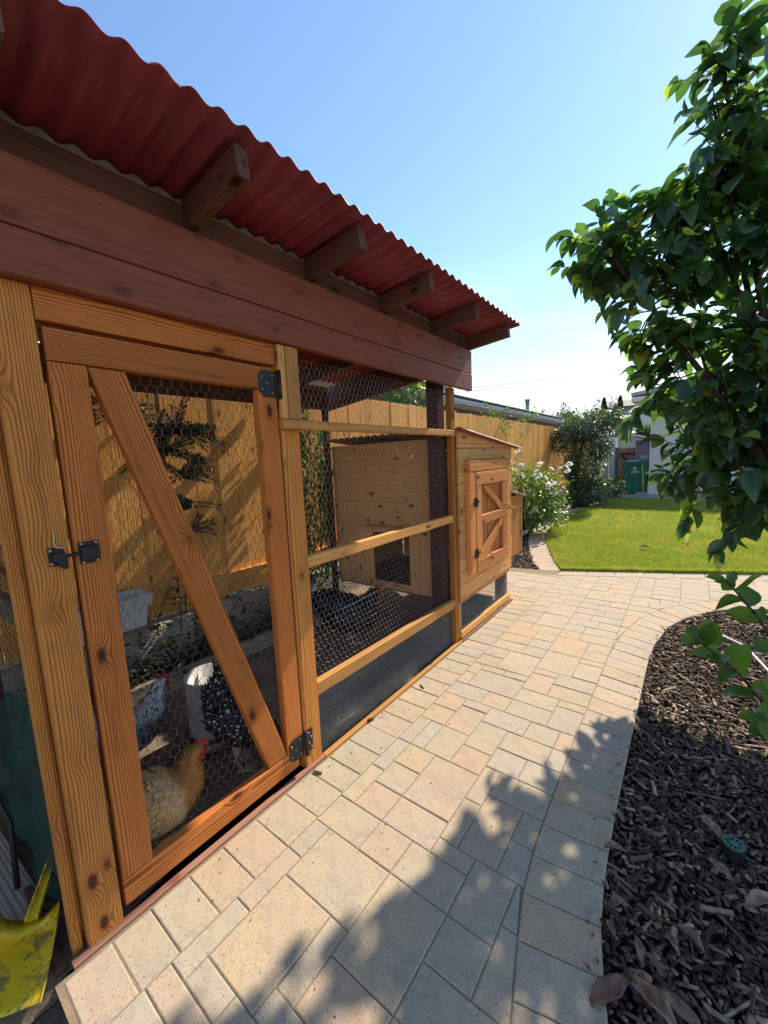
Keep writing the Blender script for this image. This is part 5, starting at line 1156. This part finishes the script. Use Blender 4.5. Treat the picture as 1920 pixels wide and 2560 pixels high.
for j in range(nv+1):
    for i in range(nu+1):
        u, v_ = i/nu, j/nv; x = -0.12-0.95*u; z = -0.03+0.72*v_*(0.55+0.45*math.sin(1.2+u*2.0)); y = 0.236-0.05*(1-v_)*(0.2+u*0.8)+0.014*math.sin(u*17+v_*4)+0.010*math.sin(v_*13-u*6)
        gv.append((bm.verts.new((x, y, z)), u, v_))
for j in range(nv):
    for i in range(nu):
        q = [gv[j*(nu+1)+i], gv[j*(nu+1)+i+1], gv[(j+1)*(nu+1)+i+1], gv[(j+1)*(nu+1)+i]]; f = bm.faces.new([t[0] for t in q]); f.smooth = True
        for l, t in zip(f.loops, q): l[uvl].uv = (t[1], t[2])
bm.to_mesh(me); bm.free(); tag(link("netting", me, net_mat()), "crumpled dark green shade netting against the run's end wall", "netting")
tag(board("loose_board", (-0.95, 0.09, 0.10), (-0.28, 0.16, -0.03), 0.09, 0.022, W_GREY, None, side=(0, 1, 0)), "weathered grey board lying on the dirt by the dustpan", "board")
tag(board("leaning_stick", (-0.86, 0.04, -0.02), (-0.62, 0.20, 0.62), 0.026, 0.026, W_GREY, None, side=(0, 1, 0)), "thin grey stick leaning against the green netting", "stick")
for k, (x, y, s) in enumerate([(-0.50, 0.10, 0.07), (-0.72, 0.05, 0.09), (-0.33, 0.02, 0.05)]):
    bm = bmesh.new(); bmesh.ops.create_icosphere(bm, subdivisions=2, radius=s/2)
    for v_ in bm.verts: v_.co = Vector((v_.co.x*1.3, v_.co.y, v_.co.z*0.6))*(1+random.uniform(-.12, .12))
    me = bpy.data.meshes.new("stone"); bm.to_mesh(me); bm.free(); tag(link("stone", me, plain("stone_%d" % k, (0.20, 0.13, 0.11), 0.9, 0.2, 0, 0.3, 30, 0.5), None, (x, y, -0.035)), ["reddish stone beside the loose grey board", "largest reddish stone under the netting", "small brown stone behind the dustpan"][k], "stone", "stones by the run corner")

# ------------------------------------------------------------------ grey house at the end of the lawn
hs = empty("stucco_house", (3, 15.5, 0), "pale grey stucco house wall beyond the lawn", "house")
box("wall", 0.36, 7.0, 14.72, 14.95, -0.03, 2.75, M_STUC, hs, 0.01); box("wall", 0.361, 0.60, 14.951, 24.0, -0.03, 2.75, M_STUC, hs, 0.01)
box("corner_trim", 0.325, 0.358, 14.70, 14.80, -0.02, 2.70, M_WHITE, hs)
fv = empty("foundation_vent", (1.05, 14.71, 0.2), parent=hs)
box("vent_frame", 0.84, 1.28, 14.705, 14.719, 0.125, 0.290, M_HOUSEN, fv, 0.002)
for k in range(5): board("louvre", (0.86, 14.700, 0.148+0.030*k), (1.26, 14.700, 0.148+0.030*k), 0.012, 0.020, M_GLASS, fv, side=(0, 1, 0.5))
board("roof", (-0.1, 14.3, 2.82), (8, 14.3, 2.82), 1.0, 0.12, M_WHITE, hs, side=(0, 1, 0)); board("roof", (-0.15, 19.4, 3.0), (8, 19.4, 3.9), 10.5, 0.10, M_TANROOF, hs, side=(0, 1, 0))
path = poly_sheet("side_path", [(-1.45, 13.27), (0.36, 13.27), (0.36, 14.72), (0.36, 21.5), (-1.45, 21.5)], 0.004, M_CONC); tag(path, "pale concrete side path running past the bins", "path", kind='structure')
ap = poly_sheet("house_apron", [(0.362, 13.31), (9, 13.31), (9, 14.72), (0.362, 14.72)], 0.002, M_CONC); tag(ap, "narrow concrete apron at the foot of the house wall", "path", kind='structure')
# bins
bin_ = empty("recycling_bin", (-0.02, 15.0, 0.005), "green wheeled recycling bin standing at the house corner", "bin")
def frus(x0, x1, y0, y1, X0_, X1_, Y0_, Y1_, z0, z1): return [(x0, y0, z0), (x1, y0, z0), (x1, y1, z0), (x0, y1, z0), (X0_, Y0_, z1), (X1_, Y0_, z1), (X1_, Y1_, z1), (X0_, Y1_, z1)]
BF = [(0, 3, 2, 1), (4, 5, 6, 7), (0, 1, 5, 4), (1, 2, 6, 5), (2, 3, 7, 6), (3, 0, 4, 7)]
def bev(me, off=0.02, seg=2):
    bm = bmesh.new(); bm.from_mesh(me); bmesh.ops.recalc_face_normals(bm, faces=bm.faces); bmesh.ops.bevel(bm, geom=bm.edges[:], offset=off, segments=seg, affect='EDGES'); bm.to_mesh(me); bm.free(); return me
local("body", bev(pmesh("body", frus(-0.225, 0.285, -0.23, 0.30, -0.36, 0.315, -0.30, 0.36, 0.02, 0.93), BF)), M_GREEN, bin_)
local("rim", bev(pmesh("rim", frus(-0.385, 0.33, -0.325, 0.385, -0.395, 0.335, -0.33, 0.39, 0.915, 0.955), BF), 0.01), M_GREEN, bin_)
local("lid", bev(pmesh("lid", frus(-0.40, 0.335, -0.34, 0.39, -0.31, 0.33, -0.26, 0.36, 0.957, 1.035), BF), 0.015), M_GREEN, bin_)
local("lift_bar", bev(pmesh("lift_bar", frus(-0.355, -0.24, -0.29, 0.2, -0.345, -0.24, -0.29, 0.2, 0.56, 0.585), BF), 0.006), M_CAP, bin_)
for s in (-0.18, 0.24):
    V, F = lathe([(0.001, -0.025), (0.11, -0.025), (0.12, -0.01), (0.12, 0.01), (0.11, 0.025), (0.001, 0.025)], 20); local("wheel", pmesh("wheel", [(z, x, y) for x, y, z in V], F, True), M_SCREEN, bin_, (s, 0.30, 0.11))
# recycling mark and lines of print on the front face
def front_y(z): return -0.23-0.07*(z-0.02)/0.91-0.003
def fpoly(pts): return [(x, front_y(z), z) for x, z in pts]
mk = local("recycling_mark", bpy.data.meshes.new("recycling_mark"), None, bin_); bm = bmesh.new(); cx, cz, R0 = -0.03, 0.80, 0.055
for q in range(3):
    a0 = math.pi/2+q*2.0944; p0 = Vector((math.cos(a0), math.sin(a0))); p1 = Vector((math.cos(a0+2.0944), math.sin(a0+2.0944))); d = (p1-p0).normalized(); nn = Vector((-d.y, d.x)); s = p0.lerp(p1, 0.14); e_ = p0.lerp(p1, 0.66); t_ = p0.lerp(p1, 0.92); wv_ = 0.17
    pl = [s+nn*wv_, s-nn*wv_, e_-nn*wv_, e_-nn*wv_*2, t_, e_+nn*wv_*2, e_+nn*wv_]; bm.faces.new([bm.verts.new(p) for p in fpoly([(cx+p.x*R0, cz+p.y*R0) for p in pl])])
bm.to_mesh(mk.data); bm.free(); mk.data.materials.append(M_PRINT)
for k, (x0, x1, z) in enumerate(((-0.085, 0.03, 0.722), (-0.14, 0.085, 0.697), (-0.13, 0.07, 0.672))): local("print_line", pmesh("print_line", fpoly([(x0, z-0.006), (x1, z-0.006), (x1, z+0.006), (x0, z+0.006)]), [(0, 1, 2, 3)]), M_PRINT, bin_)
db = empty("dark_bin", (0.19, 14.83, 0.0), "dark blue bin half hidden behind the broom", "bin")
local("body", bev(pmesh("body", frus(-0.10, 0.12, -0.04, 0.10, -0.12, 0.13, -0.05, 0.10, 0.01, 0.62), BF), 0.03), M_DKBLUE, db)
br = empty("broom", (0.19, 14.64, 0.0), "broom with yellow handle and grey head leaning on the bin", "broom")
tube("handle", [(0.205, 14.60, 0.08), (0.18, 14.63, 0.5), (0.155, 14.66, 0.90)], 0.013, plain("broom_yellow", (0.62, 0.50, 0.16), 0.5), br, 8); o = local("head", bev(pmesh("head", frus(-0.21, 0.14, -0.07, 0.03, -0.19, 0.13, -0.05, 0.02, 0.0, 0.075), BF), 0.012), plain("broom_head", (0.27, 0.28, 0.30), 0.8), br)
tag(tube("white_pole", [(0.30, 14.62, 0.02), (0.325, 14.64, 0.35), (0.35, 14.69, 0.60)], 0.011, M_WHITE, None, 8), "thin white pole leaning at the house corner", "pole")
o = link("storage_tub", bev(pmesh("storage_tub", frus(-0.12, 0.12, -0.15, 0.15, -0.13, 0.13, -0.16, 0.16, 0, 0.15), BF), 0.03, 3), plain("tub_grey", (0.36, 0.37, 0.36), 0.6), None, (0.18, 15.05, 1.045)); tag(o, "grey plastic tub resting on the green bin's lid", "tub")
# stucco pier, brown side gate, white fence
pr_ = empty("stucco_pier", (-0.1, 19.0, 0), "dark grey stucco pier beside the brown side gate", "pier"); box("pier", -0.42, 0.34, 18.7, 18.95, -0.02, 1.66, M_STUCD, pr_, 0.01); box("pier_cap", -0.46, 0.35, 18.68, 18.97, 1.662, 1.73, M_STUCD, pr_, 0.01)
W_SG = wood("side_gate_wood", (0.36, 0.20, 0.14), (0.25, 0.12, 0.085), (0.14, 0.06, 0.04), rings=24, ring_amt=0.4)
sg = empty("side_gate", (-0.8, 20.1, 0), "brown board side gate with diagonal brace at the path's end", "gate")
for k in range(7): box("gate_board", -1.12+0.112*k, -1.015+0.112*k, 20.10, 20.12, 0.06, 1.46+0.01*(k % 2), W_SG, sg)
box("gate_rail", -1.12, -0.35, 20.055, 20.098, 1.17, 1.27, W_DARK, sg); box("gate_rail", -1.12, -0.35, 20.055, 20.098, 0.2, 0.3, W_DARK, sg); prism_pts = None
board("brace", (-1.05, 20.076, 1.15), (-0.42, 20.076, 0.32), 0.04, 0.09, W_DARK, sg, side=(0, 1, 0))
wf = empty("white_fence", (-1.5, 19, 0), "tall white painted board fence along the side path", "fence")
for k in range(34): box("fence_board", -1.56, -1.535, 16.2+0.19*k, 16.385+0.19*k, 0.0, 1.98+0.008*(k % 3), M_WHITE, wf, 0.002)
box("fence_post", -1.52, -1.30, 20.0, 20.1, 0, 1.9, M_WHITE, wf)
box("fence_board", -1.30, -1.13, 20.02, 20.07, 0.0, 1.5, W_GREY, wf)

# ------------------------------------------------------------------ neighbour's house behind the fence
nh = empty("neighbour_house", (-6, 16, 0), "neighbour's low house with pale gutter and dark roof behind the fence", "house")
box("wall", -4.75, -4.6, 2.0, 27.0, 0, 2.95, M_HOUSEN, nh, 0.01); box("eave", -4.6, -3.98, 2.0, 27.0, 2.93, 2.96, M_WHITE, nh, 0.005)
box("gutter", -4.09, -3.97, 1.9, 27.2, 2.965, 3.085, M_GUT, nh, 0.02); box("fascia", -4.13, -4.095, 1.9, 27.2, 2.962, 3.10, M_WHITE, nh, 0.004)
board("roof", (-6.6, 2, 3.62), (-6.6, 27, 3.62), 5.4, 0.07, M_ROOFD, nh, side=(1, 0, -0.20)); 
for k in range(5): tube("solar_tube", [(-4.35-0.16*k, 2.2, 3.235+0.033*k), (-4.35-0.16*k, 14, 3.235+0.033*k), (-4.35-0.16*k, 24.5, 3.235+0.033*k)], 0.045, M_SCREEN, nh, 8)
for (x, y, z, h) in ((-4.6, 18.6, 3.2, 0.55), (-4.6, 10.2, 3.2, 0.45)):
    V, F = lathe([(0.16, 0), (0.10, 0.10), (0.085, 0.12), (0.085, h), (0.12, h), (0.12, h+0.08), (0.001, h+0.08)], 14); link("roof_vent", pmesh("roof_vent", V, F, True), M_GUT, nh, (x, y, z))
box("chimney", -5.6, -4.9, 11.2, 12.0, 3.2, 4.0, M_HOUSEN, nh, 0.02)
# ------------------------------------------------------------------ far background
hb = []; 
hv = []; hf = []; nx, ny = 46, 14
for j in range(ny+1):
    for i in range(nx+1):
        x = -130+230*i/nx; y = 34+100*j/ny; hgt = 6.4*(1-math.exp(-max(0, y-36)/22.0)); hv.append((x, y, -0.2+hgt*(0.8+0.2*math.sin(x*0.07+1))+0.25*math.sin(x*0.3)*math.sin(y*0.21)))
for j in range(ny):
    for i in range(nx): a = j*(nx+1)+i; hf.append((a, a+1, a+nx+2, a+nx+1))
M_HILL = ground_mat("hill_scrub", (0.10, 0.11, 0.06), (0.17, 0.16, 0.10), (0.06, 0.07, 0.04), 0.3, 4.0, 0.5)
tag(link("hill", pmesh("hill", hv, hf, True), M_HILL), "scrubby rise behind the neighbouring yards", "hill", kind='structure')
def house(name, x0, x1, y0, y1, z0, z1, wallm, roofm, label, rise=0.8, over=0.4, wins=2, axis='x'):
    e = empty(name, ((x0+x1)/2, y0, z0), label, "house"); box("wall", x0, x1, y0, y1, z0, z1, wallm, e, 0.01)
    if axis == 'x':
        ym = (y0+y1)/2; hwid = math.hypot((y1-y0)/2+over, rise)+0.02
        for s in (-1, 1):
            pa = Vector(((x0+x1)/2, ym+s*((y1-y0)/2+over)/2, z1+rise/2+0.03)); board("roof", pa-Vector(((x1-x0)/2+over, 0, 0)), pa+Vector(((x1-x0)/2+over, 0, 0)), hwid, 0.10, roofm, e, side=(0, s*((y1-y0)/2+over), -rise))
    else:
        xm = (x0+x1)/2; hwid = math.hypot((x1-x0)/2+over, rise)+0.02
        for s in (-1, 1):
            pa = Vector((xm+s*((x1-x0)/2+over)/2, (y0+y1)/2, z1+rise/2+0.03)); board("roof", pa-Vector((0, (y1-y0)/2+over, 0)), pa+Vector((0, (y1-y0)/2+over, 0)), hwid, 0.10, roofm, e, side=(s*((x1-x0)/2+over), 0, -rise))
        prism_ = [(x0, z1), (x1, z1), (xm, z1+rise*0.93)]; v = [(x, y, z) for y in (y0, y0+0.1) for x, z in prism_]; c = Vector((xm, y0, z1)); link("gable", pmesh("gable", [Vector(p)-c for p in v], [(0, 1, 2), (5, 4, 3), (0, 3, 4, 1), (1, 4, 5, 2), (2, 5, 3, 0)]), wallm, e, c)
    for k in range(wins):
        wx = x0+(x1-x0)*(k+0.7)/(wins+0.4); zc_ = z0+(z1-z0)*0.58; hw = (x1-x0)*0.07+0.12; wn = box("window", wx-hw, wx+hw, y0-0.03, y0-0.002, zc_-0.32, zc_+0.32, M_WHITE, e, 0.003); box("pane", wx-hw+0.06, wx+hw-0.06, y0-0.045, y0-0.032, zc_-0.26, zc_+0.26, M_GLASS, wn, 0.002)
    return e
M_PALEB = plain("pale_blue_wall", (0.42, 0.46, 0.50), 0.9, 0.2, 0, 0.08, 2, 0.1); M_OFFW = plain("offwhite_wall", (0.62, 0.60, 0.56), 0.9, 0.2, 0, 0.08, 2, 0.1)
house("hill_house", -7.2, 2.5, 60, 66, 3.0, 6.75, M_PALEB, M_TANROOF, "pale blue two-storey house on the rise behind the cypresses", 1.1, 0.6, 4)
house("white_shed", -2.6, -0.8, 25.2, 28, -0.05, 1.95, M_OFFW, M_WHITE, "white shed with pitched roof above the brown side gate", 0.35, 0.25, 1, 'y')
house("white_house", -3.4, 1.2, 30.5, 36, -0.1, 2.35, M_WHITE, M_WHITE, "long white-roofed house behind the shed", 0.5, 0.3, 2)
house("porch_house", -4.2, 0.6, 41, 47, 0.8, 3.9, M_HOUSEN, M_TANROOF, "grey house with dark porch windows behind the white roofs", 0.6, 0.5, 3)
house("eave_house", -1.75, 5, 33, 40, -0.1, 3.85, M_OFFW, M_TANROOF, "cream house with wide eave peeping out beside the leafy tree", 0.7, 0.5, 2)
def cypress(x, y, z, h, label):
    e = empty("cypress_tree", (x, y, z), label, "tree", "cypresses on the rise"); n = 1400; t = rng.random(n); r = 0.42*np.sin(np.pi*np.clip(0.10+0.9*t, 0, 1))**0.7*(1-t*0.45); a = rng.random(n)*6.283
    P = np.stack([x+r*np.cos(a), y+r*np.sin(a), z+0.2+h*t], 1); d = np.stack([np.cos(a)*0.3, np.sin(a)*0.3, np.ones(n)], 1)+rng.normal(0, 0.2, (n, 3)); leaves("crown", e, P, d, 0.28*(0.6+0.7*rng.random(n)), M_FERN); tube("trunk", [(x, y, z-0.5), (x, y, z+h*0.5), (x, y, z+h*0.95)], [0.12, 0.08, 0.02], M_BARK, e, 6)
cypress(-7.85, 59, 4.2, 3.5, "slim dark cypress left of the pale blue house"); cypress(-5.95, 58, 4.2, 3.4, "slim dark cypress in front of the pale blue house")
for k, (x, y, z, s, lab) in enumerate([(-9.4, 46, 4.6, 1.5, "rounded grey-green tree left of the tall shrub on the rise"), (-2.6, 44, 4.0, 0.9, "small olive tree before the pale blue house"), (-0.9, 29.5, 2.3, 0.7, "bright green tree beside the white roofs"), (-7.0, 50, 5.0, 1.2, "hazy tree under the left cypress"), (1.3, 26, 2.3, 1.0, "leafy tree above the house corner"), (-14, 52, 5.0, 2.0, "broad tree far left on the rise")]):
    bush("far_tree", (x, y, z-s*2.2), [(x, y, z, s, s, s*0.75), (x+s*0.5, y, z-0.3*s, s*0.6, s*0.6, s*0.5)], 1500, 0.22*s**0.5, M_FAR, lab, "tree", "trees on the rise", stems=2, shell=0.3)
# power lines
for k, (a, b) in enumerate([((-12, 30.3, 6.93), (-12, 88.7, 16.6)), ((-12, 30.3, 6.68), (-12, 101, 17.36)), ((-12, 35.4, 6.19), (-12, 119.5, 16.55)), ((-12, 36.5, 6.02), (-12, 132.6, 17.0)), ((-12, 41.2, 6.06), (-12, 138.7, 16.8))]):
    A, B = Vector(a), Vector(b); d = B-A; A2 = A-d*0.45; B2 = B+d*0.6; pts = [A2.lerp(B2, t/12)-Vector((0, 0, 0.25*math.sin(math.pi*t/12))) for t in range(13)]
    tag(tube("power_line", pts, 0.020, M_SCREEN, None, 5), ["highest", "second highest", "middle", "second lowest", "lowest"][k]+" of the five thin power lines crossing the sky", "power line", "power lines")
print("pavers", NP[0])
